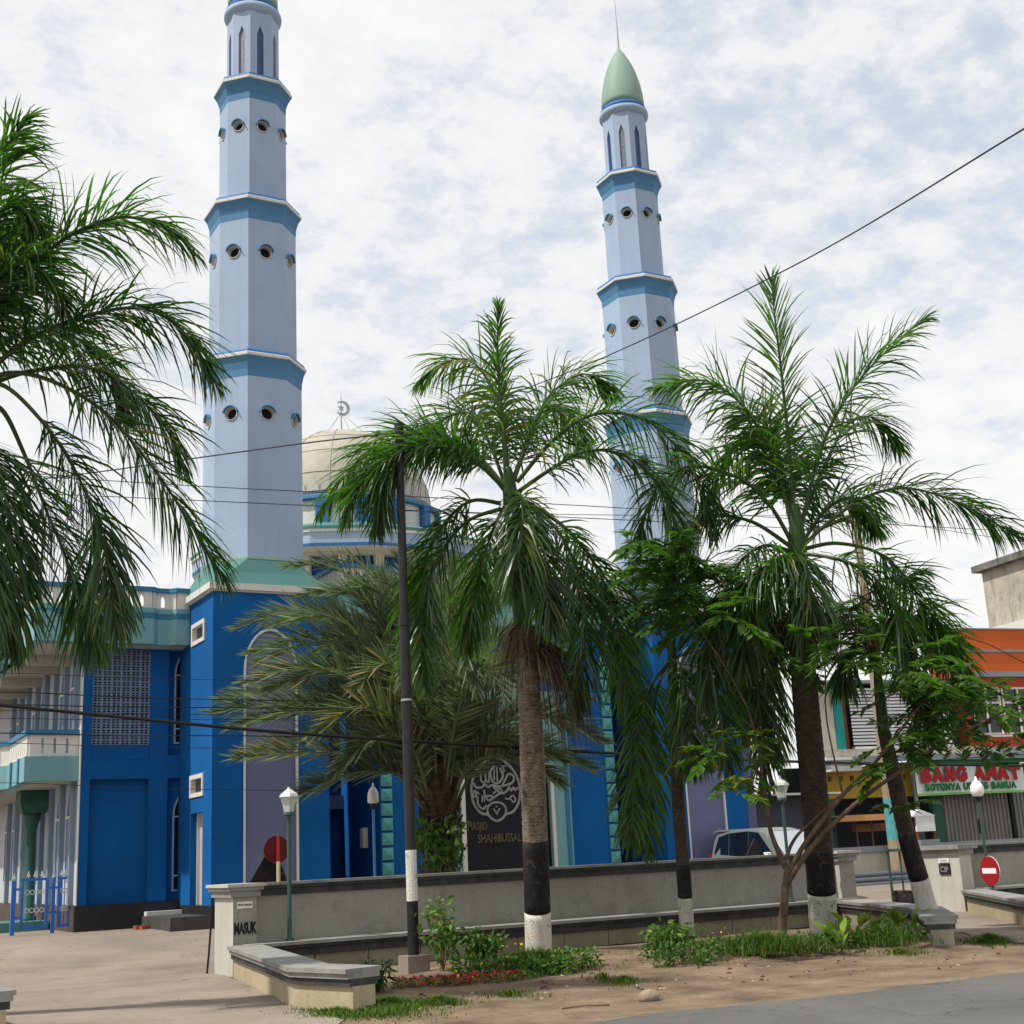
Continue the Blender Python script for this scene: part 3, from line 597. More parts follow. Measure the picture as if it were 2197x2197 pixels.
cs([(-.30, .28), (-.29, .14), (-.24, .10), (-.20, .14), (-.20, .26)], .018)
cs([(-.20, .26), (-.18, .13), (-.13, .12), (-.12, .30)], .018)
cs([(.0, .40), (-.09, .30), (-.08, .16), (.0, .08), (.10, .12), (.16, .22), (.10, .36)], .026)
cs([(-.02, .36), (-.02, .14)], .018, 3); cs([(.04, .38), (.04, .12)], .018, 3)
cs([(.12, .30), (.20, .30), (.16, .38), (.24, .39)], .014)
cs([(.46, .0), (.40, -.04), (.36, .0), (.32, -.05), (.27, 0), (.22, -.06), (.12, -.10), (.02, -.04), (-.04, .02), (.06, .0), (.12, -.06), (.0, -.14), (-.10, -.2)], .024)
cs([(-.06, -.10), (.04, -.03), (.10, -.02)], .02)
cs([(-.24, -.02), (-.22, -.14), (-.14, -.22), (-.08, -.14), (-.20, -.14)], .024)
cs([(-.44, -.04), (-.40, -.12), (-.46, -.14), (-.44, -.04), (-.34, -.10)], .02)
cs([(-.38, -.14), (-.37, -.28), (-.28, -.36), (-.20, -.30)], .024); cs([(-.27, -.12), (-.29, -.24)], .018, 3); cs([(-.24, -.12), (-.24, -.24)], .014, 3)
cs([(.18, -.18), (.26, -.20), (.34, -.14), (.40, -.20), (.36, -.26), (.30, -.20)], .018)
cs([(-.30, .40), (-.24, .38)], .014, 2); cs([(.26, -.02), (.30, .06)], .014, 2)
cal.build('calligraphy_emblem', M['emblem'], slab)
put_text('lettering', text_mesh('MASJID', .27, .012, .007, .68), M['brass'], slab, (16.28, SY, 2.40))
put_text('lettering', text_mesh('SHAHIBUSSALIM', .30, .012, .007, .70), M['brass'], slab, (17.02, SY, 2.08))
# portal terrace fascia, cornice lines and parapet following a jogged plan
def run(mb, pts, d0, d1, z0, z1, closed=False):
    mb.sweep(pts, (d1-d0)/2, z0, z1)
PT = [(12.5, 33.6), (12.5, 31.2), (13.5, 31.2), (13.85, 31.5), (14.3, 31.5), (14.65, 31.2), (19.7, 31.2), (20.05, 31.5), (20.5, 31.5), (20.85, 31.2), (21.45, 31.2), (21.45, 33.6)]
def off(pts, d):   # inset an open path to its left side
    out = []
    for i, p in enumerate(pts):
        a = Vector(pts[max(i-1, 0)]); b = Vector(pts[i]); c = Vector(pts[min(i+1, len(pts)-1)])
        d0 = (b-a) if i else (c-b); d1 = (c-b) if i < len(pts)-1 else d0
        n = (Vector((-d0.y, d0.x)).normalized() + Vector((-d1.y, d1.x)).normalized()); n = n/max(.6, n.length/2)/2*1.0
        out.append((b.x + n.x*d, b.y + n.y*d))
    return out
def terrace(pts, zf0, zf1, zp1, parent, nslots=True, sgn=1):
    q = off(pts, .12*sgn)
    MB().sweep(q, .12, zf0, zf1).build('fascia', M['teal'], parent)
    for k, (za, zb_) in enumerate(((zf1-.17, zf1-.12), (zf1-.26, zf1-.20), (zf1-.34, zf1-.29))):
        MB().sweep(off(pts, (.02+.02*k)*sgn), .055, za, zb_).build('cornice_line', M['tealdk'], parent)
    MB().sweep(off(pts, .09*sgn), .10, zp1-.11, zp1).build('coping', M['tealdk'], parent)
    # parapet: slotted panels, each panel a piece
    q = off(pts, .11*sgn)
    for a, b in zip(q, q[1:]):
        a = Vector(a); b = Vector(b); L_ = (b-a).length; n = max(2 if L_ > .3 else 1, int(round(L_/.25))); e = (b-a)/L_
        m = MB(); m.sweep([tuple(a), tuple(b)], .06, zf1, zf1+.05); m.sweep([tuple(a), tuple(b)], .06, zp1-.15, zp1-.112)
        for i in range(n):
            s0 = L_*i/n + (.06 if i else 0); s1 = L_*(i+1)/n - (.06 if i < n-1 else 0)
            m.sweep([tuple(a + e*s0), tuple(a + e*s1)], .055, zf1+.051, zp1-.151)
            if i < n-1:     # pointed heads of the slots
                c = L_*(i+1)/n; z = zp1-.151
                for sg in (-1, 1):
                    p0 = a + e*(c + sg*.06); p1 = a + e*(c); nn = Vector((-e.y, e.x))*.055
                    m.add([(p0.x+nn.x, p0.y+nn.y, z), (p1.x+nn.x, p1.y+nn.y, z), (p0.x+nn.x, p0.y+nn.y, z-.12), (p0.x-nn.x, p0.y-nn.y, z), (p1.x-nn.x, p1.y-nn.y, z), (p0.x-nn.x, p0.y-nn.y, z-.12)],
                          [(0, 1, 2), (3, 5, 4), (0, 3, 4, 1), (1, 4, 5, 2), (0, 2, 5, 3)])
        m.build('parapet_panel', M['white'], parent)
terrace(PT, 7.62, 8.46, 9.10, mosque)
MB().prism([(12.6, 34.2)] + off(PT, .24)[1:-1] + [(21.35, 34.2)], 7.60, 7.66).build('terrace_soffit', M['soffit'], mosque)
MB().prism([(12.6, 34.2)] + off(PT, .245)[1:-1] + [(21.35, 34.2)], 8.30, 8.42).build('terrace_floor', M['soffit'], mosque)
MB().box(9.3, 24.5, 34.2, 49.5, 7.601, 8.3).build('roof', M['soffit'], mosque)
# sixteen-sided upper storey, drum and dome
DX, DY = 16.85, 41.58
def ngon(rad, z, n=16, ph=None):
    ph = math.pi/n if ph is None else ph
    return [(DX + rad*math.cos(2*math.pi*k/n + ph - math.pi/2), DY + rad*math.sin(2*math.pi*k/n + ph - math.pi/2), z) for k in range(n)]
MB().loft([ngon(4.15, 8.3), ngon(4.15, 10.95)]).build('upper_wall', M['blueshade'], mosque)
MB().loft([ngon(4.50, 10.90), ngon(4.50, 10.984), ]).build('ring_beam', M['cream'], mosque)
c0 = None
for k in range(24):
    a = 2*math.pi*(k+.5)/24 - math.pi/2; loc = Vector((DX + 4.33*math.cos(a), DY + 4.33*math.sin(a), 8.3)) - mosque.location
    if c0 is None: c0 = MB().box(-.13, .13, -.12, .12, 0, 2.60).build('column', M['cream'], mosque, local=True); c0.location = loc; c0.rotation_euler[2] = a + math.pi/2
    else: share(c0, mosque, loc, a + math.pi/2)
d0 = None
for k in range(24):
    a = 2*math.pi*k/24 - math.pi/2; loc = Vector((DX + 4.17*math.cos(a), DY + 4.17*math.sin(a), 10.12)) - mosque.location
    if d0 is None:
        d0 = MB().add([(-.2, 0, 0), (0, 0, -.2), (.2, 0, 0), (0, 0, .2), (0, -.07, 0)], [(0, 1, 4), (1, 2, 4), (2, 3, 4), (3, 0, 4), (0, 3, 2, 1)]).build('diamond_ornament', M['gold'], mosque, local=True)
        d0.location = loc; d0.rotation_euler[2] = a + math.pi/2
    else: share(d0, mosque, loc, a + math.pi/2)
MB().loft([ngon(4.5, 10.985), ngon(5.02, 10.99), ngon(5.02, 11.04)]).build('eave_soffit', M['cream'], mosque)
MB().loft([ngon(5.05, 11.041), ngon(5.05, 11.13)]).build('eave_line', M['rim'], mosque)
MB().loft([ngon(5.04, 11.131), ngon(5.04, 11.48)]).build('eave_band', M['pale'], mosque)
MB().loft([ngon(5.09, 11.481), ngon(5.09, 11.58)]).build('eave_trim', M['white'], mosque)
MB().loft([ngon(5.12, 11.581), ngon(5.12, 11.66), ngon(3.55, 12.15)]).build('eave_roof', M['mint'], mosque)
MB().loft([ngon(3.2, 12.1, 24), ngon(3.2, 13.0, 24)]).build('drum_wall', M['white'], mosque)
p0 = None
for k in range(16):
    a = 2*math.pi*(k+.5)/16 - math.pi/2; loc = Vector((DX + 3.27*math.cos(a), DY + 3.27*math.sin(a), 12.1)) - mosque.location
    if p0 is None: p0 = MB().box(-.2, .2, -.1, .1, 0, .9).build('drum_pilaster', M['rim'], mosque, local=True); p0.location = loc; p0.rotation_euler[2] = a + math.pi/2
    else: share(p0, mosque, loc, a + math.pi/2)
MB().lathe(DX, DY, [(3.3, 13.0), (3.36, 13.03), (3.36, 13.13), (3.2, 13.2)], 48).build('drum_cornice', M['band'], mosque)
dome = MB().lathe(DX, DY, [(3.04*math.cos(R(a))*(1.0 if a > 0 else 1), 13.2 + 3.03*math.sin(R(a))) for a in (0, 8, 16, 25, 34, 43, 52, 61, 70, 79, 86, 89.5)], 48).build('dome', M['gold'], mosque, smooth=True)
for a, w in ((16, .02), (34, .018), (52, .018)):
    MB().lathe(DX, DY, [(3.045*math.cos(R(a)) - .01, 13.2 + 3.035*math.sin(R(a)) - w), (3.045*math.cos(R(a)) + w, 13.2 + 3.035*math.sin(R(a))), (3.045*math.cos(R(a)) - .02, 13.2 + 3.035*math.sin(R(a)) + w)], 48, cap=False).build('dome_ring', M['soffit'], dome)
for k in range(12):
    a0 = 2*math.pi*k/12
    MB().tube([(DX + 3.045*math.cos(R(e))*math.cos(a0), DY + 3.045*math.cos(R(e))*math.sin(a0), 13.2 + 3.035*math.sin(R(e))) for e in range(0, 90, 8)], .018, 5).build('dome_rib', M['soffit'], dome)
dm = MB()
for k in range(40):
    a0 = 2*math.pi*k/40; a1 = a0 + math.pi/40; a2 = a0 + math.pi/20
    dp = lambda e, a: (DX + 3.06*math.cos(R(e))*math.cos(a), DY + 3.06*math.cos(R(e))*math.sin(a), 13.2 + 3.05*math.sin(R(e)))
    dm.add([dp(3, a0), dp(3, a2), dp(14, a1)], [(0, 1, 2)])
dm.build('zigzag_tiles', M['soffit'], dome)
fin = MB().tube([(DX, DY, 16.15), (DX, DY, 17.75)], [.035, .008], 6).build('finial', M['silver'], mosque)
cr = MB(); pts_o = []; ccx, ccz = DX + .10, 17.18
rgt = Vector((math.cos(YAW), -math.sin(YAW), 0))
rgt = Vector((1, 0, 0))
def cp(a_, z_, o_): return (DX + rgt.x*a_, DY + rgt.y*a_ + o_, 17.17 + z_)
outer = [(.06 + .27*math.cos(R(t)), .27*math.sin(R(t))) for t in range(-140, 141, 14)]
inner = [(.02 + .20*math.cos(R(t)), .20*math.sin(R(t))) for t in range(140, -141, -14)]
cr.slab([(DX+a_, 17.17+b_) for a_, b_ in outer+inner], [], DY-.02, DY+.02, 'y').build('crescent', M['silver'], fin)
star = [(DX - .0 + (.13 if i % 2 == 0 else .055)*math.sin(i*math.pi/5), 17.17 + (.13 if i % 2 == 0 else .055)*math.cos(i*math.pi/5)) for i in range(10)]
MB().slab(star, [], DY-.02, DY+.02, 'y').build('star', M['silver'], fin)
for a in (.6, 2.2, 3.9, 5.4):
    MB().tube([(DX, DY, 17.0), (DX + .9*math.cos(a), DY + .9*math.sin(a), 16.1)], .006, 4).build('guy_wire', M['cablebrown'], mosque)
# left wing: recessed blue front wall
def rect(a0, a1, b0, b1): return [(a0, b0), (a1, b0), (a1, b1), (a0, b1)]
V0 = 33.42
holes = [rect(6.93, 8.33, 4.34, 7.05), rect(6.92, 8.34, .98, 3.89), rect(8.79, 9.11, 4.45, 7.05), rect(8.79, 9.11, .98, 3.89)]
MB().slab(rect(6.70, 9.118, .40, 7.12), holes, V0, V0+.09, 'y').build('wing_wall', M['blue'], mosque)
MB().box(6.93, 9.118, V0+.22, V0+.30, .41, 7.12).build('wing_recess_wall', M['blue'], mosque)
mpart('recess_sill', 'blue', 6.935, 8.325, V0+.02, V0+.20, 4.345, 4.70)
mpart('wing_plinth', 'plinth', 6.66, 9.117, V0-.04, V0+.2, .30, .98)
# breeze block screen: each block a piece with a pierced cross pattern
bw, bh = 1.38/6, .130
bk = MB(); fr = .014
bk.slab(rect(-bw/2+.004, bw/2-.004, -bh/2+.003, bh/2-.003), [rect(-bw/2+.026, -.010, .008, bh/2-.019), rect(.010, bw/2-.026, .008, bh/2-.019), rect(-bw/2+.026, -.010, -bh/2+.019, -.008), rect(.010, bw/2-.026, -bh/2+.019, -.008)], -.04, .04, 'y')
b0 = None
for j in range(18):
    for i in range(6):
        loc = Vector((6.94 + bw*(i+.5), V0+.10, 4.71 + bh*(j+.5))) - mosque.location
        if b0 is None: b0 = bk.build('breeze_block', M['grille'], mosque, local=True); b0.location = loc
        else: share(b0, mosque, loc)
# thin vertical and horizontal joints of the screen are wider mortar ribs
for i in range(7): mpart('screen_rib', 'grille', 6.94+bw*i-.008, 6.94+bw*i+.008, V0+.045, V0+.07, 4.705, 7.05)
MB().box(6.935, 8.325, V0+.19, V0+.215, 4.70, 7.05).build('screen_shade_wall', M['plinth_and_shade'], mosque)  # brown sheet paints the shade seen through the pierced blocks
# arched windows in the right recess of the wing
for zb_, zt_ in ((1.19, 3.0), (4.75, 6.5)):
    o_ = [(8.98, zb_), (9.6, zb_), (9.6, zt_)] + arc_pts(9.29, zt_, .31, .52, 0, 180, 12)[1:-1] + [(8.98, zt_)]
    i_ = [(9.02, zb_+.04), (9.56, zb_+.04), (9.56, zt_)] + arc_pts(9.29, zt_, .27, .47, 0, 180, 12)[1:-1] + [(9.02, zt_)]
    o_ = [(min(a, 9.117), b) for a, b in o_]; i_ = [(min(a, 9.117), b) for a, b in i_]
    w = MB().slab([p for i, p in enumerate(o_) if i == 0 or p != o_[i-1]], [], V0+.19, V0+.215, 'y').build('wing_window', M['pale'], mosque)
    MB().slab([p for i, p in enumerate(i_) if i == 0 or p != i_[i-1]], [], V0+.175, V0+.188, 'y').build('pane', M['glassdk'], w)
    box('glazing_bar', M['pale'], w, 9.02, 9.117, V0+.16, V0+.174, zb_+.35, zb_+.38); box('glazing_bar', M['pale'], w, 9.02, 9.117, V0+.16, V0+.174, zt_-.05, zt_-.02)
# left wing roof terrace
PL = [(5.42, 48), (5.42, 44.5), (5.2, 44.3), (5.2, 42.5), (5.42, 42.3), (5.42, 38.6), (5.2, 38.4), (5.2, 36.6), (5.42, 36.4), (5.42, 32.72), (6.5, 32.72), (8.2, 32.72), (8.34, 32.86), (8.62, 32.86), (8.76, 32.72), (9.10, 32.72)]
terrace(PL, 7.10, 8.00, 8.53, mosque)
MB().prism([(9.1, 33.4), (9.1, 33.0), (5.6, 33.0), (5.6, 48), (9.1, 48)][::-1], 7.08, 7.14).build('terrace_soffit', M['soffit'], mosque)
MB().box(5.65, 9.10, 32.95, 48, 7.85, 7.98).build('terrace_floor', M['soffit'], mosque)
for v in (34.9, 36.5, 39.0, 41.5, 44.0): mpart('soffit_beam', 'soffit', 5.6, 6.7, v, v+.25, 6.85, 7.079)
# left side facade (faces -x)
UX = 6.70
fh = []; wins = []
for j, v in enumerate((34.55, 35.85, 38.6, 39.9, 42.6, 43.9)):
    for zb_, zt_ in ((1.55, 3.05), (4.6, 6.2)):
        ph = [(v-.36, zb_), (v+.36, zb_), (v+.36, zt_), (v+.22, zt_+.42), (v, zt_+.78), (v-.22, zt_+.42), (v-.36, zt_)]
        fh.append(ph); wins.append((v, zb_, zt_, ph))
MB().slab(rect(33.515, 48, .41, 7.08), fh, UX, UX+.10, 'x').build('side_wall', M['sidewhite'], mosque)
MB().box(UX+.101, 9.2, 33.725, 48, .41, 7.08).build('side_core', M['blueshade'], mosque)
mpart('corner_strip', 'white', UX-.03, UX+.0, 33.40, 33.52, .98, 7.08)
for v, zb_, zt_, ph in wins:
    w = MB().slab(ph, [[(v + (a-v)*.82, zb_ + .07 + (b-zb_)*.90) for a, b in ph]], UX-.02, UX+.06, 'x').build('side_window', M['pale'], mosque)
    MB().slab(ph, [], UX+.07, UX+.09, 'x').build('pane', M['bluepane'], w)
    box('glazing_bar', M['white'], w, UX-.03, UX+.02, v-.34, v+.34, zt_-.02, zt_+.04)
    box('glazing_bar', M['pale'], w, UX-.03, UX+.02, v-.02, v+.02, zb_, zt_)
for v in (33.9, 35.2, 36.6, 37.9, 39.25, 40.7, 41.9, 43.25): mpart('side_pilaster', 'sideshade', UX-.12, UX, v-.07, v+.07, .98, 7.05)
mpart('side_plinth', 'plinth_and_shade', UX-.05, UX+.05, 33.46, 48, .35, 1.0)
# side balcony
PB = [(5.45, 47), (5.45, 44.2), (5.2, 44.0), (5.2, 42.4), (5.45, 42.2), (5.45, 38.2), (5.25, 38.0), (5.25, 36.4), (5.45, 36.2), (5.45, 33.5), (6.68, 33.5)]
q = off(PB, .12)
MB().sweep(q, .12, 3.87, 4.45).build('fascia', M['teal'], mosque)
for v in (34.3, 35.4, 36.8, 37.6, 39.0, 40.2, 41.4): mpart('fascia_rib', 'tealdk', 5.39, 5.449, v-.09, v+.09, 3.86, 4.46)
MB().sweep(off(PB, .10), .11, 4.96, 5.08).build('coping', M['tealdk'], mosque)
for a, b in zip(off(PB, .11), off(PB, .11)[1:]):
    a = Vector(a); b = Vector(b); L_ = (b-a).length; n = max(1, int(round(L_/.30))); e = (b-a)/L_
    m = MB(); m.sweep([tuple(a), tuple(b)], .06, 4.451, 4.53); m.sweep([tuple(a), tuple(b)], .06, 4.88, 4.959)
    for i in range(n):
        m.sweep([tuple(a + e*(L_*i/n + (.03 if i else 0))), tuple(a + e*(L_*(i+1)/n - (.03 if i < n-1 else 0)))], .055, 4.531, 4.879)
    m.build('parapet_panel', M['white'], mosque)
MB().box(5.55, 6.69, 33.7, 47, 3.88, 3.98).build('balcony_slab', M['soffit'], mosque)
MB().lathe(6.28, 37.3, [(.20, .55), (.20, .7), (.14, .75), (.125, 2.9), (.16, 2.95), (.22, 3.2), (.22, 3.3)], 16).build('side_column', M['greenpost'], mosque, smooth=True)
MB().loft([[(6.02, 37.05, 3.3), (6.60, 37.05, 3.3), (6.60, 37.55, 3.3), (6.02, 37.55, 3.3)], [(5.92, 36.95, 3.55), (6.66, 36.95, 3.55), (6.66, 37.65, 3.55), (5.92, 37.65, 3.55)], [(5.92, 36.95, 3.86), (6.66, 36.95, 3.86), (6.66, 37.65, 3.86), (5.92, 37.65, 3.86)]]).build('column_head', M['greenpost'], mosque)
mpart('entrance_step', 'mint', 4.6, 6.6, 36.2, 38.4, .36, .62)
# right wing, mostly hidden
MB().box(24.62, 27.1, 33.45, 48, .35, 7.1).build('wing_wall', M['purple'], mosque)
terrace([(24.7, 32.8), (26.4, 32.8), (28.2, 32.8), (28.2, 46)], 7.10, 8.00, 8.53, mosque)

# steps and things by the tower
st = T('stone_step', 'dark stone step in front of the recessed blue wall beside the tower door', 'step', (8.7, 32, .38))
MB().box(8.2, 9.09, 30.75, 33.33, .33, .66).build('tread_block', M['step'], st)
MB().box(8.25, 9.09, 33.05, 33.30, .662, .76).build('lit_edge_strip', M['white'], st)  # white strip paints the sunlit edge of the step
br = T('loose_brick', 'red brick lying on the yard at the end of the stone step', 'brick', (8.0, 32.6, .38), .4)
MB().box(-.16, .16, -.06, .06, .015, .10).box(-.1, .12, -.2, -.08, .015, .085).build('brick_body', M['brick'], br, local=True)

# ------------------------------------------------------------------ blue gate
gate = T('blue_gate', 'blue steel double gate with white spear tips beside the left wing corner', 'gate', (6, 34.0, .38))
GV = 34.0
def gpost(u, z1, w=.07): MB().box(u-w, u+w, GV-w, GV+w, .36, z1).build('gate_post', M['gateblue'], gate)
gpost(5.38, 1.62, .045); gpost(6.28, 1.66, .04)
def spear(u, z, par):
    m = MB(); m.tube([(u, GV, z), (u, GV, z+.05)], .012, 6); m.loft([[(u-.035, GV-.01, z+.05), (u+.035, GV-.01, z+.05), (u+.035, GV+.01, z+.05), (u-.035, GV+.01, z+.05)], [(u-.004, GV-.004, z+.17), (u+.004, GV-.004, z+.17), (u+.004, GV+.004, z+.17), (u-.004, GV+.004, z+.17)]])
    m.box(u-.045, u+.045, GV-.012, GV+.012, z+.04, z+.06); m.build('spear_tip', M['white'], par)
spear(5.38, 1.62, gate)
for a, b, nb in ((5.55, 6.16, 4), (6.38, 6.685, 3)):
    lf = MB(); zt, zb_ = 1.66, .52; t = .028
    lf.box(a, a+2*t, GV-t, GV+t, zb_, zt); lf.box(b-2*t, b, GV-t, GV+t, zb_, zt); lf.box(a, b, GV-t+.001, GV+t-.001, zt-.06, zt); lf.box(a, b, GV-t+.001, GV+t-.001, zb_, zb_+.06)
    leafo = lf.build('gate_leaf', M['gateblue'], gate)
    for i in range(nb-1 if nb > 3 else nb):
        u = a + (b-a)*(i+1)/(nb if nb > 3 else nb+1)
        MB().tube([(u, GV, zb_+.05), (u, GV, zt-.05)], .012, 6).build('bar', M['gateblue'], leafo)
        spear(u, zt, leafo)
    for z in (.93, 1.34):
        for i in range(nb):
            u = a + .08 + (b-a-.16)*(i+.5)/nb
            MB().tube([(u + .05*math.cos(2*math.pi*k/12), GV-.02, z + .05*math.sin(2*math.pi*k/12)) for k in range(13)], .010, 5, cap=False).build('ring', M['white'], leafo)
for a, b, z in ((5.38, 5.55, .78), (5.38, 5.55, 1.42), (6.16, 6.40, .86), (6.16, 6.40, 1.42)): MB().box(a, b, GV-.02, GV+.02, z-.025, z+.025).build('hinge', M['gateblue'], gate)

# ------------------------------------------------------------------ boundary walls
bw_ = T('boundary_wall', 'long grey boundary wall with dark coping and a bench-like ledge in front of the mosque', 'wall', (13, 21.5, 0))
def coping(parent, path, zt, hw, cap='cap'):
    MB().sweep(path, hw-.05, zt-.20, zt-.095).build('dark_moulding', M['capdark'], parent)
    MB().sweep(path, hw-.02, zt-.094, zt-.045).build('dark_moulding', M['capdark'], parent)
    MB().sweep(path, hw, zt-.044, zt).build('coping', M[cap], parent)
MB().box(7.05, 19.22, 21.5, 21.72, .0, 1.19).build('wall_body', M['wall'], bw_)
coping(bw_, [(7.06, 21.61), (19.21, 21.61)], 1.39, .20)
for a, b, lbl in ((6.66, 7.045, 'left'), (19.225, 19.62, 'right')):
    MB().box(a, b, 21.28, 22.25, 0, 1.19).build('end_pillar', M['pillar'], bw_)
    MB().box(a+.004, b-.002, 21.274, 21.279, .48, 1.188).build('front_shade_skin', M['wall'], bw_)  # darker front skin puts the shade of this face into its colour
    MB().box(a-.05, b+.05, 21.23, 22.30, 1.191, 1.29).build('dark_moulding', M['cap'], bw_)
    MB().box(a-.09, b+.09, 21.19, 22.34, 1.291, 1.345).build('dark_moulding', M['cap'], bw_)
    MB().box(a-.12, b+.12, 21.16, 22.37, 1.346, 1.395).build('coping', M['pillar'], bw_)
# ledge made of panels with recessed joints
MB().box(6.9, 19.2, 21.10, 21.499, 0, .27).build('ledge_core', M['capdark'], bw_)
n = 13
for i in range(n):
    a = 7.0 + (19.0-7.0)*i/n; b = 7.0 + (19.0-7.0)*(i+1)/n
    MB().box(a+.008, b-.008, 21.05, 21.099, 0, .262).build('wall_panel', M['lowpanel'], bw_)
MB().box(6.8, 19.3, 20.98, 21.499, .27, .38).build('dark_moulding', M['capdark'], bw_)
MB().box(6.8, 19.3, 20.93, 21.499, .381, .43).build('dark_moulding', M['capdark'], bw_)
MB().box(6.8, 19.3, 20.88, 21.499, .431, .48).build('coping', M['cap'], bw_)
# signs on the left pillar
ps = tag(box('entrance_plate', M['signwhite'], None, 6.72, 6.97, 21.258, 21.273, 1.02, 1.12), 'small white plate reading PINTU MASUK near the top of the left wall pillar', 'sign')
put_text('lettering', text_mesh('PINTU MASUK', .05, .002, .0008, .72), M['black'], ps, (6.845, 21.255, 1.07), local=True)
ms = tag(box('entrance_sign', M['wall'], None, 6.685, 7.02, 21.266, 21.273, .62, .80), 'pale MASUK sign in heavy black letters on the left wall pillar', 'sign')
put_text('lettering', text_mesh('MASUK', .23, .003, .013, .47), M['black'], ms, (6.85, 21.264, .71), local=True)
def low_wall(name, label, path, zt, hw=.26, z0=0, group='low wing walls by the driveways', body='low'):
    w = T(name, label, 'low wall', (path[-1][0], path[-1][1], 0), group=group)
    MB().sweep(path, hw-.10, z0, zt-.19).build('wall_body', M[body], w)
    MB().sweep(path, hw-.06, zt-.19, zt-.11).build('dark_moulding', M['capdark'], w)
    MB().sweep(path, hw-.03, zt-.11, zt-.05).build('dark_moulding', M['cap'], w)
    MB().sweep(path, hw, zt-.05, zt).build('coping', M['cap'], w)
    return w
low_wall('wing_wall', 'cream low wall with grey coping curving forward from the MASUK pillar', [(6.78, 21.10), (6.28, 18.2), (5.84, 15.75), (6.13, 14.74)], .475)
low_wall('wing_wall', 'low wall with weathered coping slanting past the leaning palm to the exit drive', [(19.15, 21.2), (17.15, 17.0), (15.25, 14.85)], .46, body='lowpanel')
low_wall('wing_wall', 'cream low wall on the far side of the exit drive under the red sign', [(22.75, 21.15), (20.9, 18.7), (18.6, 15.7)], .46, hw=.24)
low_wall('wing_wall', 'end of the low wall at the bottom left corner by the entrance drive', [(1.9, 21.2), (2.1, 18.6), (2.32, 15.86)], .475, hw=.27)
# right wall beyond the exit gap
rw = T('boundary_wall', 'grey boundary wall with dark coping right of the exit gap behind the round sign', 'wall', (26, 21.5, 0))
MB().box(22.98, 34, 21.5, 21.72, 0, 1.19).build('wall_body', M['wall'], rw)
coping(rw, [(22.985, 21.61), (34, 21.61)], 1.39, .20)
MB().box(22.62, 22.975, 21.28, 22.32, 0, 1.19).build('end_pillar', M['pillar'], rw)
MB().box(22.57, 23.02, 21.23, 22.37, 1.191, 1.30).build('dark_moulding', M['cap'], rw)
MB().box(22.50, 23.09, 21.16, 22.44, 1.301, 1.39).build('coping', M['cap'], rw)
MB().box(22.9, 34, 21.05, 21.499, 0, .262).build('ledge_body', M['lowpanel'], rw)
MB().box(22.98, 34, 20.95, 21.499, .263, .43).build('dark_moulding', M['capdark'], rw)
MB().box(22.98, 34, 20.88, 21.499, .431, .48).build('coping', M['cap'], rw)
kp = tag(MB().box(22.59, 22.618, 21.55, 21.86, .78, 1.0).build('exit_plate', M['black']), 'small dark plate with pale marks on the right gate pillar', 'sign')
put_text('lettering', text_mesh('C3P', .16, .003, .002, .8), M['cap'], kp, (22.586, 21.705, .88), '-x', local=True)
kq = tag(MB().box(22.595, 22.618, 21.56, 21.85, 1.03, 1.11).build('exit_plate', M['signwhite']), 'small white plate above the dark plate on the right gate pillar', 'sign')
put_text('lettering', text_mesh('PINTU KELUAR', .045, .002, .0005, .68), M['cap'], kq, (22.592, 21.705, 1.07), '-x', local=True)
# green gate leaf folded open beside the right pillar
gg = T('green_gate', 'open dark green steel gate folded against the right gate pillar', 'gate', (22.4, 22.6, 0))
for i, (v, x) in enumerate(((22.45, 22.42), (22.75, 22.36), (23.05, 22.30))): MB().tube([(x, v, .02), (x, v, 1.30)], .03 if i != 1 else .022, 8).build('upright', M['metalgreen'], gg)
MB().box(22.24, 22.5, 22.42, 23.08, 1.30, 1.36).build('top_rail', M['metalgreen'], gg)
MB().box(22.28, 22.44, 22.44, 23.06, .06, .46).build('kick_plate', M['black'], gg)
MB().box(22.29, 22.40, 22.45, 23.05, .70, .75).build('middle_rail', M['metalgreen'], gg)

# ------------------------------------------------------------------ street furniture
def lantern_lamp(u, v, z0, H, label):
    r = T('garden_lamp', label, 'lamp post', (u, v, z0), group='lantern lamps along the wall ledge')
    MB().tube([(u, v, z0), (u, v, z0+.04), (u, v, z0+.05), (u, v, z0+H-.42)], [.07, .07, .035, .032], 10).build('pole', M['metalgreen'], r)
    MB().lathe(u, v, [(.04, z0+H-.44), (.10, z0+H-.40), (.09, z0+H-.36)], 12).build('collar', M['metalgreen'], r)
    hx = lambda rr, z: [(u + rr*math.cos(math.pi*k/3+.3), v + rr*math.sin(math.pi*k/3+.3), z) for k in range(6)]
    MB().loft([hx(.085, z0+H-.36), hx(.105, z0+H-.25), hx(.14, z0+H-.16), hx(.15, z0+H-.12)]).build('lamp_glass', M['lampglass'], r)
    MB().loft([hx(.175, z0+H-.12), hx(.15, z0+H-.07), hx(.09, z0+H-.03), hx(.03, z0+H+.01), hx(.02, z0+H+.04)]).build('lamp_cap', M['lampglass'], r)
    return r
lantern_lamp(7.56, 21.2, .48, 2.36, 'green lamp post with a white lantern head on the wall ledge beside the tower')
lantern_lamp(17.85, 21.2, .48, 2.36, 'green lamp post with a lantern hidden by fronds near the big right palm')
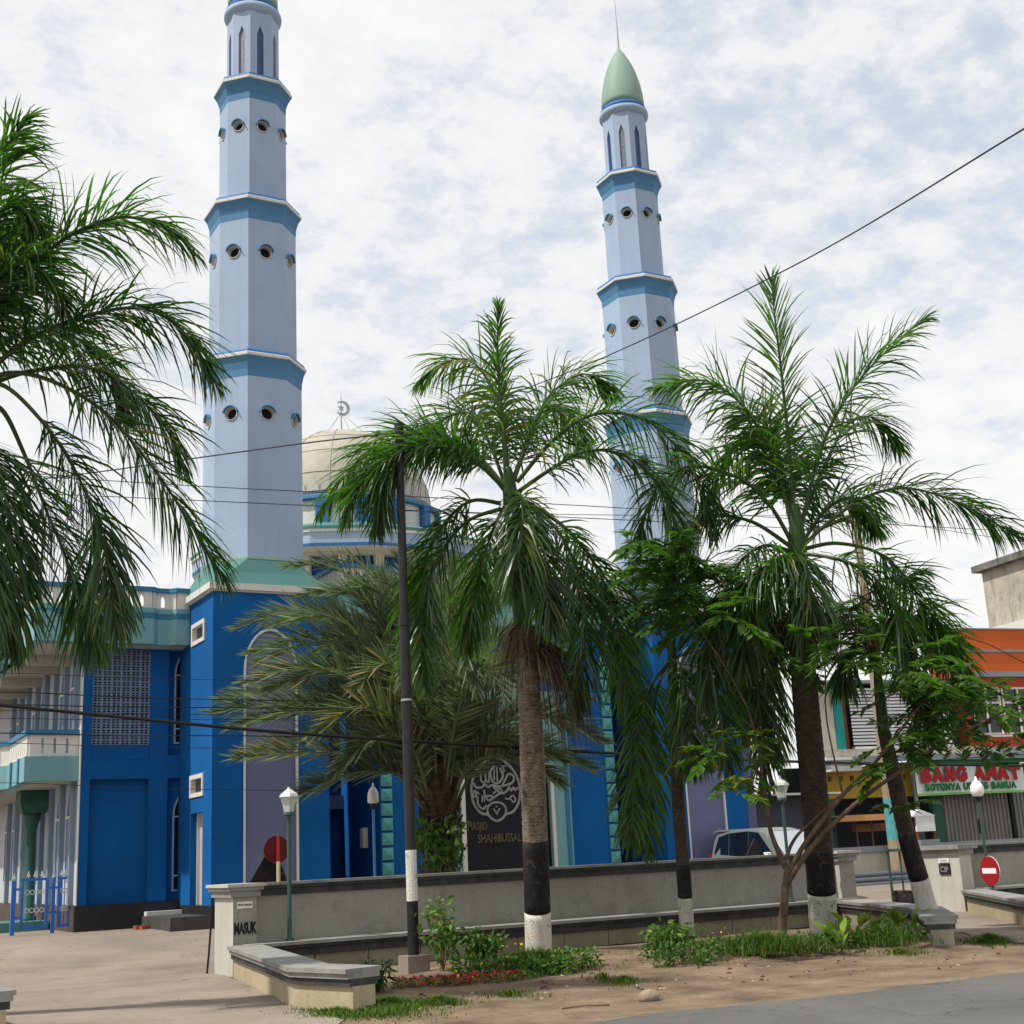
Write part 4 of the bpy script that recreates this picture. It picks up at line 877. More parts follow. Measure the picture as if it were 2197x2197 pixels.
def globe_lamp(u, v, z0, H, pole, label, rg=.16):
    r = T('garden_lamp', label, 'lamp post', (u, v, z0), group='globe lamps')
    MB().tube([(u, v, z0), (u, v, z0+H-.34)], .03, 10).build('pole', M[pole], r)
    MB().lathe(u, v, [(.03, z0+H-.40), (.06, z0+H-.33), (.075, z0+H-.27)], 12).build('collar', M['pole'], r)
    MB().lathe(u, v, [(.06, z0+H-.28), (.12, z0+H-.25), (rg, z0+H-.15), (rg*.92, z0+H-.05), (rg*.6, z0+H+.03), (rg*.25, z0+H+.07), (.012, z0+H+.16)], 20).build('globe', M['globe'], r, smooth=True)
    return r
p = on_plane(706, 1600, 1, 26.5); globe_lamp(p[0], 26.5, .15, 2.95, 'bluepole', 'slim blue lamp post with a white onion globe beside the entrance quoins', .12)
p = on_plane(1858, 1600, 1, 21.2); globe_lamp(p[0], 21.2, .48, 2.18, 'metalgreen', 'green lamp post with a white globe in front of the shop banner', .15)
# back of the round sign behind the wall
rs = T('road_sign', 'round red sign seen from behind on a cream pole above the left wall', 'road sign', (8.25, 22.9, 0))
c = on_plane(522, 1603, 1, 22.9)
ring = lambda rr, y: [(c[0] + rr*math.cos(2*math.pi*k/28), y, c[2] + rr*math.sin(2*math.pi*k/28)) for k in range(28)]
MB().loft([ring(.235, 22.9), ring(.235, 22.92)]).build('sign_disc', M['darkred'], rs)
MB().tube([(c[0]+.02, 22.87, 0), (c[0]+.02, 22.87, c[2]-.2)], .035, 8).build('pole', M['yellowpole'], rs)
MB().tube([(c[0]+.02, 22.87, c[2]-.2), (c[0]+.02, 22.87, c[2]+.23)], .034, 8).build('bracket', M['red'], rs)
tb = T('triangle_board', 'black triangular board leaning behind the left wall under the round sign', 'board', (8.0, 23.2, 0))
a = on_plane(470, 1664, 1, 23.2); b = on_plane(512, 1598, 1, 23.2); d = on_plane(540, 1664, 1, 23.2)
MB().slab([(a[0]-.3, .9), (d[0]+.1, .9), (d[0], a[2]+.05), (b[0]+.05, b[2]), (b[0]-.02, b[2])], [], 23.2, 23.24, 'y').build('board_face', M['black'], tb)
box('prop', M['pole'], tb, b[0]-.02, b[0]+.02, 23.25, 23.29, .2, 1.4)
tb2 = T('triangle_board', 'black triangular board standing in front of the silver car windscreen', 'board', (20.5, 24.5, 0))
pts = [on_plane(1405, 1620, 1, 24.4), on_plane(1446, 1620, 1, 24.4), on_plane(1424, 1582, 1, 24.4)]
MB().slab([(pts[0][0]-.12, 1.1), (pts[1][0]+.12, 1.1), (pts[2][0]+.012, pts[2][2]), (pts[2][0]-.012, pts[2][2])], [], 24.4, 24.44, 'y').build('board_face', M['black'], tb2)
box('prop', M['pole'], tb2, pts[2][0]-.02, pts[2][0]+.02, 24.45, 24.49, .1, 1.5)
# no-entry sign, facing the street
ne = T('road_sign', 'round red no-entry sign with a white bar in front of the right wall', 'road sign', (22.6, 20.6, 0))
cN = Vector(on_plane(1868, 1643, 1, 20.75)); fwd = Vector((-.985, .165, 0)).normalized(); sid = Vector((fwd.y, -fwd.x, 0))
def sp(a, z, o): q = cN + sid*a + fwd*o; return (q.x, q.y, cN.z + z)
rn = .30
MB().loft([[sp(rn*math.cos(2*math.pi*k/32), rn*math.sin(2*math.pi*k/32), o) for k in range(32)] for o in (0, .02)]).build('sign_disc', M['red'], ne)
MB().loft([[sp(a_, z_, o) for a_, z_ in ((-.22, -.055), (.22, -.055), (.22, .055), (-.22, .055))] for o in (.021, .026)]).build('white_bar', M['signwhite'], ne)
MB().loft([[sp(rn*1.02*math.cos(2*math.pi*k/32), rn*1.02*math.sin(2*math.pi*k/32), o) for k in range(32)] for o in (-.012, -.001)]).build('sign_rim', M['signwhite'], ne)
MB().tube([(cN.x + .04, cN.y + .02, .0), (cN.x + .04, cN.y + .02, cN.z + .2)], .03, 8).build('pole', M['metalgreen'], ne)
# street light pole
sl = T('street_pole', 'tall slim black and white banded steel pole left of the centre palm', 'pole', (8.44, 18.42, 0))
def trace(pts, d): return [at(x, y, d) for x, y in pts]
bp = at(789, 1800, 20.15); tp = at(757, 795, 20.9)
ax = np.array([8.44, 18.42])
def pz(z): return (ax[0], ax[1], z)
zs = [on_plane(789, y, 1, 18.42)[2] for y in (1805, 1748, 1610, 1060, 800)]
MB().box(ax[0]-.17, ax[0]+.17, ax[1]-.17, ax[1]+.17, -.05, .30).build('footing', M['conc'], sl)
MB().tube([pz(.30), pz(1.05)], .084, 14).build('black_band', M['black'], sl)
MB().tube([pz(1.05), pz(1.77)], .0835, 14).build('white_band', M['whitewash'], sl)
MB().tube([pz(1.77), pz(5.15)], .082, 14).build('lower_pole', M['pole'], sl)
MB().tube([pz(5.1), pz(5.25)], .092, 14).build('collar', M['pole'], sl)
MB().tube([pz(3.95), pz(3.98)], .086, 14).build('strap', M['silver'], sl)
MB().tube([pz(5.25), pz(8.2)], [.068, .062], 12).build('upper_pole', M['pole'], sl)
MB().tube([pz(8.05), pz(8.35)], .075, 12).build('pole_cap', M['pole'], sl)
# utility pole beyond the exit
up_ = T('utility_pole', 'tan concrete utility pole with a teal painted band and a rusty crossarm', 'utility pole', (29.3, 29.9, .2))
def upz(z): t = (z-.2)/11; return (29.45 - .25*t, 30.1 - .2*t, z)
MB().tube([upz(.15), upz(1.55)], [.22, .205], 12).build('pole_base', M['concpole'], up_)
MB().tube([upz(1.55), upz(2.75)], [.207, .195], 12).build('teal_band', M['tealband'], up_)
MB().tube([upz(2.75), upz(11.3)], [.193, .11], 12).build('pole_shaft', M['concpole'], up_)
A = np.array(at(1537, 1002, 39.0)); B = np.array(at(1613, 970, 39.0))
MB().tube([A, B], .06, 6).build('crossarm', M['rust'], up_)
MB().tube([A*.2+B*.8 + np.array([0, 0, -.05]), upz(9.6)], .02, 6).build('brace', M['rust'], up_)
for t in (.05, .5, .9): q = A*(1-t)+B*t; MB().tube([q, q+np.array([0, 0, .18])], [.04, .02], 6).build('insulator', M['pole'], up_)
MB().tube([upz(7.0), upz(7.12)], .16, 10).build('strap', M['silver'], up_)

# ------------------------------------------------------------------ silver minivan
def car():
    r = T('minivan', 'silver minivan parked behind the boundary wall in front of the right tower', 'car', (23.8, 28.2, .22))
    # side profile (v along -length: 30.3 rear, 25.9 front), heading -y; cross-section loft
    u0, u1, g = 22.9, 24.42, .2; cx = (u0+u1)/2
    sec = []   # stations along y: (y, half width low, z belt, half width roof, z roof)
    st_ = [(30.35, .78, 1.05, .62, 1.10), (30.28, .82, 1.08, .66, 1.60), (30.10, .84, 1.08, .68, 1.76), (29.6, .85, 1.06, .70, 1.82), (28.9, .855, 1.04, .70, 1.83), (28.35, .855, 1.02, .68, 1.80), (28.1, .855, 1.0, .66, 1.74), (27.35, .85, 1.0, .74, 1.06), (27.05, .83, .95, .74, .99), (26.75, .78, .86, .68, .86), (26.6, .70, .66, .60, .68)]
    rings = []
    for y, hw, zb_, hr, zr in st_:
        rings.append([(cx-hw, y, g+.28), (cx-hw*1.0, y, g+.6), (cx-hw, y, g+zb_), (cx-hr-.02, y, g+zr-.06 if zr > zb_+.1 else g+zr-.01), (cx-hr*.6, y, g+zr), (cx+hr*.6, y, g+zr), (cx+hr+.02, y, g+zr-.06 if zr > zb_+.1 else g+zr-.01), (cx+hw, y, g+zb_), (cx+hw, y, g+.6), (cx+hw, y, g+.28)])
    MB().loft(rings).build('body', M['carpaint'], r, smooth=False)
    def side(y, z, s):   # point on the cabin side surface
        ys = [q[0] for q in st_]
        for i in range(len(st_)-1):
            if st_[i][0] >= y >= st_[i+1][0]:
                t = (st_[i][0]-y)/(st_[i][0]-st_[i+1][0]); q = [st_[i][j]*(1-t)+st_[i+1][j]*t for j in range(5)]; break
        f_ = min(1, max(0, (z-q[2])/(q[4]-.06-q[2]))); w = q[1]*(1-f_) + (q[3]+.02)*f_
        return (cx + s*(w+.008), y, g+z)
    for s in (-1, 1):
        for poly in ([(30.16, 1.20), (30.02, 1.64), (29.54, 1.73), (29.5, 1.16)], [(29.48, 1.16), (29.52, 1.73), (28.73, 1.75), (28.70, 1.10)], [(28.68, 1.10), (28.71, 1.75), (28.32, 1.70), (27.66, 1.10)]):
            MB().add([side(y, z, s) for y, z in poly], [(0, 1, 2, 3)]).build('side_window', M['glassdk'], r)
        mr = MB(); mx = cx + s*.98
        mr.loft([[(mx-.09, 27.75, g+1.05), (mx+.09, 27.75, g+1.05), (mx+.09, 27.75, g+1.20), (mx-.09, 27.75, g+1.20)], [(mx-.06, 27.62, g+1.07), (mx+.06, 27.62, g+1.07), (mx+.06, 27.62, g+1.18), (mx-.06, 27.62, g+1.18)]]).build('mirror', M['signwhite'], r)
        for y in (29.35, 27.05):
            n = 20; x = cx + s*.78
            wr = lambda rr, xx: [(xx, y + rr*math.cos(2*math.pi*k/n), g+.31 + rr*math.sin(2*math.pi*k/n)) for k in range(n)]
            w = MB().loft([wr(.31, x-s*.1), wr(.32, x-s*.06), wr(.32, x+s*.06), wr(.30, x+s*.09)]).build('wheel', M['tyre'], r)
            MB().loft([wr(.20, x+s*.091), wr(.18, x+s*.096)]).build('rim', M['silver'], w)
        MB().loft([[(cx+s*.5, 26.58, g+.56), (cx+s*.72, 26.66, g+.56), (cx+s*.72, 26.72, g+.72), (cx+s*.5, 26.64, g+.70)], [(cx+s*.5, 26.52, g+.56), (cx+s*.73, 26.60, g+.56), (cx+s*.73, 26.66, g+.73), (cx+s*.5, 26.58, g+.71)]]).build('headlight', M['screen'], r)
        MB().box(cx+s*.80-.03, cx+s*.80+.03, 30.30, 30.36, g+.85, g+1.2).build('tail_light', M['red'], r)
    wt, wbm = 28.02, 27.38
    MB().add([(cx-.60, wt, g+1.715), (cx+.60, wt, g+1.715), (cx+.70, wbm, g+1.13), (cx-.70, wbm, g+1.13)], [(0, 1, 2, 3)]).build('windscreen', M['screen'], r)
    MB().add([(cx-.55, 30.33, g+1.15), (cx+.55, 30.33, g+1.15), (cx+.5, 30.30, g+1.55), (cx-.5, 30.30, g+1.55)], [(0, 1, 2, 3)]).build('rear_window', M['glassdk'], r)
    MB().loft([[(cx-.62, 30.1, g+1.79), (cx+.62, 30.1, g+1.79), (cx+.62, 30.1, g+1.84), (cx-.62, 30.1, g+1.84)], [(cx-.58, 30.42, g+1.76), (cx+.58, 30.42, g+1.76), (cx+.58, 30.42, g+1.80), (cx-.58, 30.42, g+1.80)]]).build('spoiler', M['carpaint'], r)
    MB().box(cx-.72, cx+.72, 26.5, 26.62, g+.28, g+.5).build('bumper', M['carpaint'], r)
    MB().box(cx-.4, cx+.4, 26.53, 26.6, g+.54, g+.68).build('radiator_grille', M['glassdk'], r)
    for s in (-1, 1): MB().tube([(cx+s*.2-.25, 27.33, g+1.12), (cx+s*.2+.2, 27.40, g+1.16)], .012, 5).build('wiper', M['black'], r)
    return r
car()

# ------------------------------------------------------------------ shops across the side road
SR = R(-10.5); SO = (31.51, 35.59, 0)
shop = T('shop_building', 'two-storey shop with ochre pierced wall below and white louvres above, behind the banner', 'building', SO, SR)
def sbox(name, mat, *b, par=None): return MB().box(*b).build(name, M[mat], par or shop, local=True)
hl = [rect(.50 + .43*i, .66 + .43*i, 3.56, 3.74) for i in range(8)]
MB().slab(rect(.20, 3.90, 2.98, 4.05), hl, 0, .15, 'y').build('pierced_wall', M['yellow'], shop, local=True)
sbox('back_wall', 'dark', .2, 10.5, 2.5, 2.7, .2, 4.2)
sbox('side_wall', 'cream', .0, .19, -.3, .6, .2, 4.3)
sbox('green_post', 'greenpost', .32, .58, -.05, .2, .2, 2.97)
sbox('green_post', 'greenpost', 4.55, 4.95, -.02, .2, .2, 4.0)
sbox('grey_post', 'greytrim', 3.52, 3.62, -.55, -.45, .2, 4.25)
sbox('canopy', 'louvre', -.1, 10.6, -1.0, .3, 4.22, 4.32); sbox('canopy_edge', 'greytrim', .9, 10.6, -1.04, -1.0, 4.12, 4.33)
sbox('white_box', 'white', .1, 1.3, -.9, -.1, 3.86, 4.21)
gb = sbox('fascia_board', 'boardgreen', 3.45, 8.7, -.82, -.76, 3.98, 4.16)
for i in range(34):
    h = .085
    MB().box(4.96 + .2*i - .12*(i > 40), 5.96, -.8, -.79, 3, 3.01) if False else None
sh0 = None
for a, b in ((5.05, 7.82), (8.0, 10.5)):
    s_ = MB().box(a, b, .1, .2, .2, 4.0).build('shutter', M['shutter'], shop, local=True)
    n = int((b-a)/.16)
    for i in range(n):
        x = a + (b-a)*(i+.5)/n
        MB().box(x-.05, x+.05, .07, .099, .25, 3.95).build('slat', M['shutter'], s_, local=True)
    MB().box((a+b)/2-.02, (a+b)/2+.05, .05, .07, 1.6, 2.1).build('lock_bar', M['black'], s_, local=True)
sbox('shutter_post', 'black', 7.83, 7.99, .0, .2, .2, 4.0)
aw = sbox('awning', 'awning', .12, 2.1, -.9, -.2, 2.36, 2.40)
MB().box(.12, 2.1, -.93, -.90, 2.20, 2.40).build('awning_valance', M['awning'], aw, local=True)
for x in (1.15, 1.75, 2.35, 3.0): sbox('stall_post', 'wood', x-.025, x+.025, -.4, -.35, .2, 2.2)
sbox('stall_counter', 'wood', .7, 3.4, -.6, -.2, .9, 1.0); sbox('stall_shelf', 'wood', 1.15, 2.35, -.4, -.1, 1.85, 2.1)
# upper storey
sbox('upper_slab', 'oldwall', -.1, 6.4, -.6, .7, 4.36, 4.6)
sbox('upper_side', 'cream', .2, .98, .0, .5, 4.6, 6.9); sbox('teal_strip', 'tealshop', 1.0, 1.34, -.02, .1, 4.6, 6.9)
sbox('window_recess', 'wood', 1.34, 1.62, .2, .3, 4.6, 6.9); sbox('upper_back', 'dark', 1.3, 6.4, .5, .6, 4.6, 6.9); sbox('upper_roof', 'greytrim', -.1, 6.4, -.3, .7, 6.9, 7.0)
sbox('louvre_sill', 'louvre', 1.66, 5.7, -.10, .1, 4.6, 4.72); sbox('louvre_stile', 'louvre', 3.3, 3.36, .03, .08, 4.72, 6.75)
l0 = None
for i in range(17):
    z = 4.78 + .118*i
    m = MB(); m.loft([[(1.64, -.05, z), (1.64, .03, z+.06), (1.64, .045, z+.06), (1.64, -.035, z)], [(5.68, -.05, z), (5.68, .03, z+.06), (5.68, .045, z+.06), (5.68, -.035, z)]])
    m = MB().box(1.64, 5.68, -.05, -.02, z, z+.078)
    if l0 is None: l0 = m.build('louvre', M['louvre'], shop, local=True)
    else: share(l0, shop, (0, 0, .118*i))
# orange building
ob = T('orange_building', 'orange upper storey with grey bands and white-framed dark windows at the right edge', 'building', SO, SR)
def obox(name, mat, *b, par=None): return MB().box(*b).build(name, M[mat], par or ob, local=True)
wh = [rect(6.78, 8.0, 5.05, 6.72), rect(8.12, 9.5, 5.05, 6.72), rect(9.62, 11.0, 5.05, 6.72)]
MB().slab(rect(6.42, 11.6, 4.36, 7.12), wh, .0, .16, 'y').build('front_wall', M['redwall'], ob, local=True)
obox('grey_band', 'greytrim', 6.40, 11.6, -.12, .16, 7.121, 7.32); obox('parapet', 'orange', 6.42, 11.6, -.08, .2, 7.321, 8.02)
obox('grey_band', 'greytrim', 6.40, 11.6, -.12, .2, 8.021, 8.12); obox('parapet', 'orange', 6.42, 11.6, -.08, .2, 8.121, 8.86); obox('coping', 'greytrim', 6.40, 11.6, -.12, .24, 8.861, 8.91)
obox('body', 'redwall', 6.42, 11.6, .21, 1.8, 4.36, 8.8)
for a, b in ((6.78, 8.0), (8.12, 9.5), (9.62, 11.0)):
    w = MB().slab(rect(a-.02, b+.02, 5.03, 6.74), [rect(a+.05, (a+b)/2-.03, 5.1, 6.15), rect((a+b)/2+.03, b-.05, 5.1, 6.15), rect(a+.05, (a+b)/2-.03, 6.22, 6.67), rect((a+b)/2+.03, b-.05, 6.22, 6.67)], -.02, .05, 'y').build('window', M['white'], ob, local=True)
    MB().box(a, b, .06, .08, 5.05, 6.72).build('pane', M['glassdk'], w, local=True)
obox('balcony_ledge', 'greytrim', 6.35, 11.6, -.5, -.001, 4.36, 4.55); 
bl = obox('railing', 'redwall', 7.0, 11.6, -.46, -.42, 4.56, 4.60)
for i in range(26): MB().box(7.02 + .17*i, 7.10 + .17*i, -.45, -.43, 4.60, 4.92).build('baluster', M['redwall'], bl, local=True)
MB().box(7.0, 11.6, -.47, -.41, 4.92, 4.97).build('railing_cap', M['white'], bl, local=True)
# old grey building
og = T('old_building', 'stained grey concrete building with a blackened parapet above the orange roof', 'building', SO, SR)
def gbox(name, mat, *b): return MB().box(*b).build(name, M[mat], og, local=True)
gbox('old_wall', 'oldwall', 15.95, 24, 3, 10, .2, 13.35); gbox('parapet_edge', 'oldcap', 15.62, 24, 2.8, 10.3, 13.36, 13.66); gbox('low_annexe', 'white', 15.2, 15.94, 3, 9.5, .2, 10.55)
# banner
bn = T('banner', 'white cloth banner reading BANG AMAT in red, hung in front of the shutters', 'banner', SO, SR)
bx0, bx1, bz0, bz1, by = 3.57, 8.08, 2.96, 3.93, -.62
nx = 24; cl = MB(); gcl = MB()
bf = lambda t: by + .04*math.sin(t*9) + .02*math.sin(t*23); sag = lambda t: -.06*math.sin(math.pi*t)
for mb_, za, zb_ in ((cl, .06, 1.0), (gcl, -.02, .058)):
    V = []
    for o in (0, .006):
        for i in range(nx+1):
            t = i/nx; x = bx0 + (bx1-bx0)*t
            V += [(x, bf(t)+o, bz0 + za*(bz1-bz0) + (0 if za > .5 else sag(t)*-.3)), (x, bf(t)+o, bz0 + zb_*(bz1-bz0) + (0 if zb_ > .5 else sag(t)*-.3))]
    b_ = 2*(nx+1)
    mb_.add(V, [(2*i, 2*i+2, 2*i+3, 2*i+1) for i in range(nx)] + [(b_+2*i, b_+2*i+1, b_+2*i+3, b_+2*i+2) for i in range(nx)])
cloth = cl.build('cloth', M['banner'], bn, local=True); gcl.build('green_hem', M['bannergreen'], bn, local=True)
# slab-serif stroke lettering for the big words
def slab_letters(word, x, z, h, w, gap, th, y, outline):
    """thick strokes plus slab serifs; returns mesh builder"""
    m = MB()
    G = {'B': ([((.12, 0), (.12, 1)), ((.12, 1), (.6, .97), (.72, .77), (.58, .54), (.12, .52)), ((.5, .53), (.8, .42), (.82, .16), (.62, .02), (.12, 0))], [(0, 0), (0, 1)]),
         'A': ([((.08, 0), (.46, 1)), ((.46, 1), (.88, 0)), ((.24, .34), (.72, .34))], [(-.02, 0, .28), (.70, 0, .32)]),
         'N': ([((.14, 0), (.14, 1)), ((.14, 1), (.82, 0)), ((.82, 0), (.82, 1))], [(0, 0, .3), (0, 1, .26), (.68, 1, .3)]),
         'G': ([((.86, .80), (.66, .98), (.36, .96), (.14, .70), (.14, .32), (.34, .04), (.64, .02), (.84, .18), (.84, .42)), ((.54, .44), (.94, .44))], []),
         'M': ([((.12, 0), (.16, 1)), ((.16, 1), (.5, .30)), ((.5, .30), (.84, 1)), ((.84, 1), (.88, 0))], [(0, 0, .26), (.76, 0, .26), (.02, 1, .2), (.78, 1, .2)]),
         'T': ([((.5, 0), (.5, 1)), ((.06, 1), (.94, 1)), ((.06, 1), (.06, .78)), ((.94, 1), (.94, .78))], [(.30, 0, .4)]),
         'S': ([((.8, .82), (.6, .98), (.3, .96), (.16, .76), (.3, .56), (.66, .46), (.84, .26), (.7, .04), (.36, .02), (.14, .2))], []),
         'O': ([((.5, 1), (.2, .88), (.1, .5), (.2, .12), (.5, 0), (.8, .12), (.9, .5), (.8, .88), (.5, 1))], []),
         'Y': ([((.08, 1), (.48, .48)), ((.9, 1), (.48, .48)), ((.48, .48), (.48, 0))], [(.30, 0, .38), (-.02, 1, .26), (.76, 1, .26)]),
         'U': ([((.12, 1), (.14, .3), (.3, .04), (.66, .04), (.82, .3), (.84, 1))], [(0, 1, .28), (.70, 1, .28)]),
         'R': ([((.14, 0), (.14, 1)), ((.14, 1), (.62, .96), (.78, .76), (.62, .54), (.14, .5)), ((.46, .5), (.88, 0))], [(0, 0, .3), (.74, 0, .26)])}
    cx = x
    for ch in word:
        if ch == ' ': cx += w*.62; continue
        st_, se = G[ch]
        for s_ in st_:
            P = [(cx + a*w, z + b*h) for a, b in s_]
            for i in range(len(P)-1):
                a = Vector(P[i]); b = Vector(P[i+1]); e = (b-a).normalized(); n_ = Vector((-e.y, e.x))*th/2; a = a - e*th*.22; b = b + e*th*.22
                yy = y - .0004*(i % 3) - .0012*(st_.index(s_) % 4)
                q = [a+n_, a-n_, b-n_, b+n_]
                m.add([(p_.x, yy, p_.y) for p_ in q] + [(p_.x, y+.006, p_.y) for p_ in q], [(0, 1, 2, 3), (0, 4, 5, 1), (1, 5, 6, 2), (2, 6, 7, 3), (3, 7, 4, 0)])
        for j, sr in enumerate(se):
            a_, b_, l_ = (sr + (.3,))[:3]
            x0_, x1_ = cx + a_*w, cx + (a_+l_)*w; zc = z + b_*h
            m.box(x0_, x1_, y - .006 - .0007*j, y+.006, zc-th*.42, zc+th*.42)
        cx += w + gap
    return m
def words(text, x, z, h, w, gap, th, y, mat):
    for wd in text.split():
        slab_letters(wd, x, z, h, w, gap, th, y, 0).build('lettering', M[mat], cloth, local=True)
        x += len(wd)*(w+gap) + w*.62
words('BANG AMAT', 3.76, 3.45, .40, .415, .075, .165, by-.065, 'letteroutline')
words('BANG AMAT', 3.76, 3.45, .40, .415, .075, .118, by-.082, 'letterred')
words('SOTONYA URANG BANUA', 3.86, 3.12, .20, .182, .028, .07, by-.07, 'lettergreen')
for x in (bx0, bx1): MB().tube([(x, by, bz1), (x, -1.0, 4.2)], .008, 4).build('cord', M['cable'], bn, local=True)
# food cart
fcx = Vector(SO) + Matrix.Rotation(SR, 3, 'Z') @ Vector((-.72, 0, -.04))
fc = T('food_cart', 'small food cart with a white gabled top beside the grey post', 'food cart', tuple(fcx), SR)
MB().slab([(3.42, 2.28), (3.80, 2.52), (4.36, 2.30), (4.36, 1.80), (3.62, 1.80), (3.62, 2.28)], [], -1.3, -1.22, 'y').build('gable_panel', M['signwhite'], fc, local=True)
for x in (3.66, 4.33): MB().box(x-.03, x+.03, -1.28, -1.22, .6, 1.8).build('leg', M['wood'], fc, local=True)
MB().box(3.62, 4.36, -1.3, -.7, 1.0, 1.06).build('counter', M['wood'], fc, local=True); MB().box(3.66, 4.3, -.75, -.7, 1.06, 1.8).build('glass_case', M['glassdk'], fc, local=True)
MB().loft([[(3.42, -1.32, 2.29), (3.80, -1.32, 2.53), (4.40, -1.32, 2.31)], [(3.42, -.6, 2.29), (3.80, -.6, 2.53), (4.40, -.6, 2.31)]]).build('cart_roof', M['signwhite'], fc, local=True)
for x in (3.75, 4.2): 
    MB().loft([[(x-.02, -1.0 + .28*math.cos(2*math.pi*k/16), .66 + .28*math.sin(2*math.pi*k/16)) for k in range(16)], [(x+.02, -1.0 + .28*math.cos(2*math.pi*k/16), .66 + .28*math.sin(2*math.pi*k/16)) for k in range(16)]]).build('wheel', M['tyre'], fc, local=True)
MB().box(3.62, 4.36, -1.3, -.7, .5, .6).build('chassis', M['wood'], fc, local=True)
# neighbour wall and pipes
nw = T('neighbour_wall', 'white rendered wall with a grey cap in front of the shops', 'wall', (31, 30.5, .2))
MB().box(25.6, 45, 30.5, 30.7, .1, 1.23).build('wall_body', M['pillar'], nw); MB().box(25.55, 45, 30.42, 30.78, 1.231, 1.39).build('wall_cap', M['greytrim'], nw)
MB().box(30.7, 31.5, 30.3, 30.41, 1.2, 1.5).build('end_block', M['greytrim'], nw)
k_ = 0
for row, nn, z in ((0, 3, .32), (1, 2, .46), (2, 1, .60)):
    for i in range(nn):
        v = 29.75 + .17*i + .085*row; k_ += 1
        o = MB().tube([(26.4 + .1*row, v, z), (29.9 - .15*i + .1*row, v, z)], .08, 12).build('drain_pipe', M['pipe'])
        tag(o, ['lower front', 'lower middle', 'lower back', 'upper front', 'upper back', 'topmost'][k_-1] + ' grey pipe of the stack along the white wall behind the utility pole', 'pipe', 'grey pipes stacked by the white wall')
rk = 0
for i in range(4):
    u = 30.2 + .28*i
    o = MB().tube([(u, 29.45, .34 + .05*(i % 2)), (u + .05, 30.4, .34 + .05*(i % 2))], .11, 12).build('drain_pipe', M['pipe'])
    tag(o, ['leftmost', 'second', 'third', 'rightmost'][i] + ' short pipe end-on behind the leaning palm trunk', 'pipe', 'short pipes seen end-on')

sd = T('parking_shed', 'carport with its inner shade built as a dark grey wall and a thin white roof edge right of the right tower', 'shed', (28, 34, .38))
MB().box(26.2, 30.6, 34.0, 34.2, .3, 3.05).build('shed_shade_wall', M['shedshade'], sd)  # dark grey wall paints the shade inside the open carport
MB().box(26.0, 30.8, 33.3, 36, 3.06, 3.12).build('shed_roof', M['louvre'], sd)
tag(MB().tube([(6.58, 22.40, 0), (6.60, 22.37, .3), (6.625, 22.36, .7), (6.62, 22.33, 1.0), (6.63, 22.30, 1.19)], .018, 8).build('drain_pipe', M['pole']), 'thin dark pipe running down the left side of the MASUK pillar', 'pipe')

# ------------------------------------------------------------------ cables
def cable(label, pts, rad, mat='cable', n=14, group='overhead cables'):
    P = bez(pts, n); o = MB().tube(P, rad, 6).build('overhead_cable', M[mat]); tag(o, label, 'cable', group); return o
def onv(x, y, v): return on_plane(x, y, 1, v)
cable('thick black cable crossing low in front of the blue tower', [onv(-120, 1316, 23), onv(0, 1330, 23), onv(250, 1355, 23), onv(500, 1379, 23), onv(785, 1399, 23), onv(1150, 1421, 23), onv(1500, 1437, 23), onv(1932, 1445, 23), onv(2080, 1446, 23)], .032)
cable('grey cable climbing from the steel pole to the top right of the sky', [tuple(np.array((8.44, 18.42, 8.2))), at(1090, 695, 17.5), at(1500, 500, 13.5), at(1932, 243, 9.5), at(2150, 110, 8)], .007, 'cablebrown')
cable('thin cable dropping from the steel pole leftwards past the left minaret', [tuple(np.array((8.44, 18.42, 8.2))), at(600, 833, 21.5), at(400, 860, 23), at(150, 895, 25), at(-150, 930, 27)], .012, 'cablebrown')
cable('upper of the thin wires behind the centre palm crown', [at(-60, 890, 27.5), at(390, 918, 27.5), at(800, 938, 28), at(1200, 960, 29), at(1600, 985, 33), at(2050, 1010, 36)], .009, 'cablebrown')
cable('lower of the thin wires behind the centre palm crown', [at(-60, 925, 27.5), at(390, 945, 27.5), at(800, 964, 28), at(1200, 982, 29), at(1560, 1000, 33)], .009, 'cablebrown')
cable('faint wire under the others right of the centre palm', [at(700, 962, 28), at(900, 967, 28), at(1200, 972, 29), at(1600, 972, 39)], .007, 'cablebrown')
cable('thin wire sagging right from the crossarm over the orange building', [at(1610, 970, 39), at(1750, 995, 36), at(1932, 1022, 30), at(2060, 1040, 26)], .008, 'cablebrown')
for i, (y0, y1, v) in enumerate(((1271, 1283, 24), (1307, 1320, 24.2), (1330, 1335, 24.4), (1341, 1347, 24.1), (1356, 1357, 24.6), (1384, 1388, 24.3), (1403, 1412, 24.5), (1478, 1490, 24.8))):
    nm = ['topmost', 'second', 'third', 'fourth', 'fifth', 'sixth', 'seventh', 'lowest'][i]
    cable(nm + ' of the thin wires across the blue left wing', [onv(-100, y0-2, v), onv(60, y0, v), onv(240, (y0+y1)/2+2, v), onv(430, y1, v), onv(640, y1+3 - (14 if i == 3 else 0), v)], .011 if i in (1, 2, 5) else .006, 'cable')
cable('black wire running from the leaning palm to the upper right of the shops', [at(1640, 1180, 30), at(1830, 1205, 30), at(1932, 1250, 30), at(2040, 1300, 30)], .010)
cable('wire pair along the shop canopy right of the big palm', [at(1540, 1442, 34), at(1640, 1443, 34), at(1800, 1432, 34), at(1960, 1422, 34)], .014)

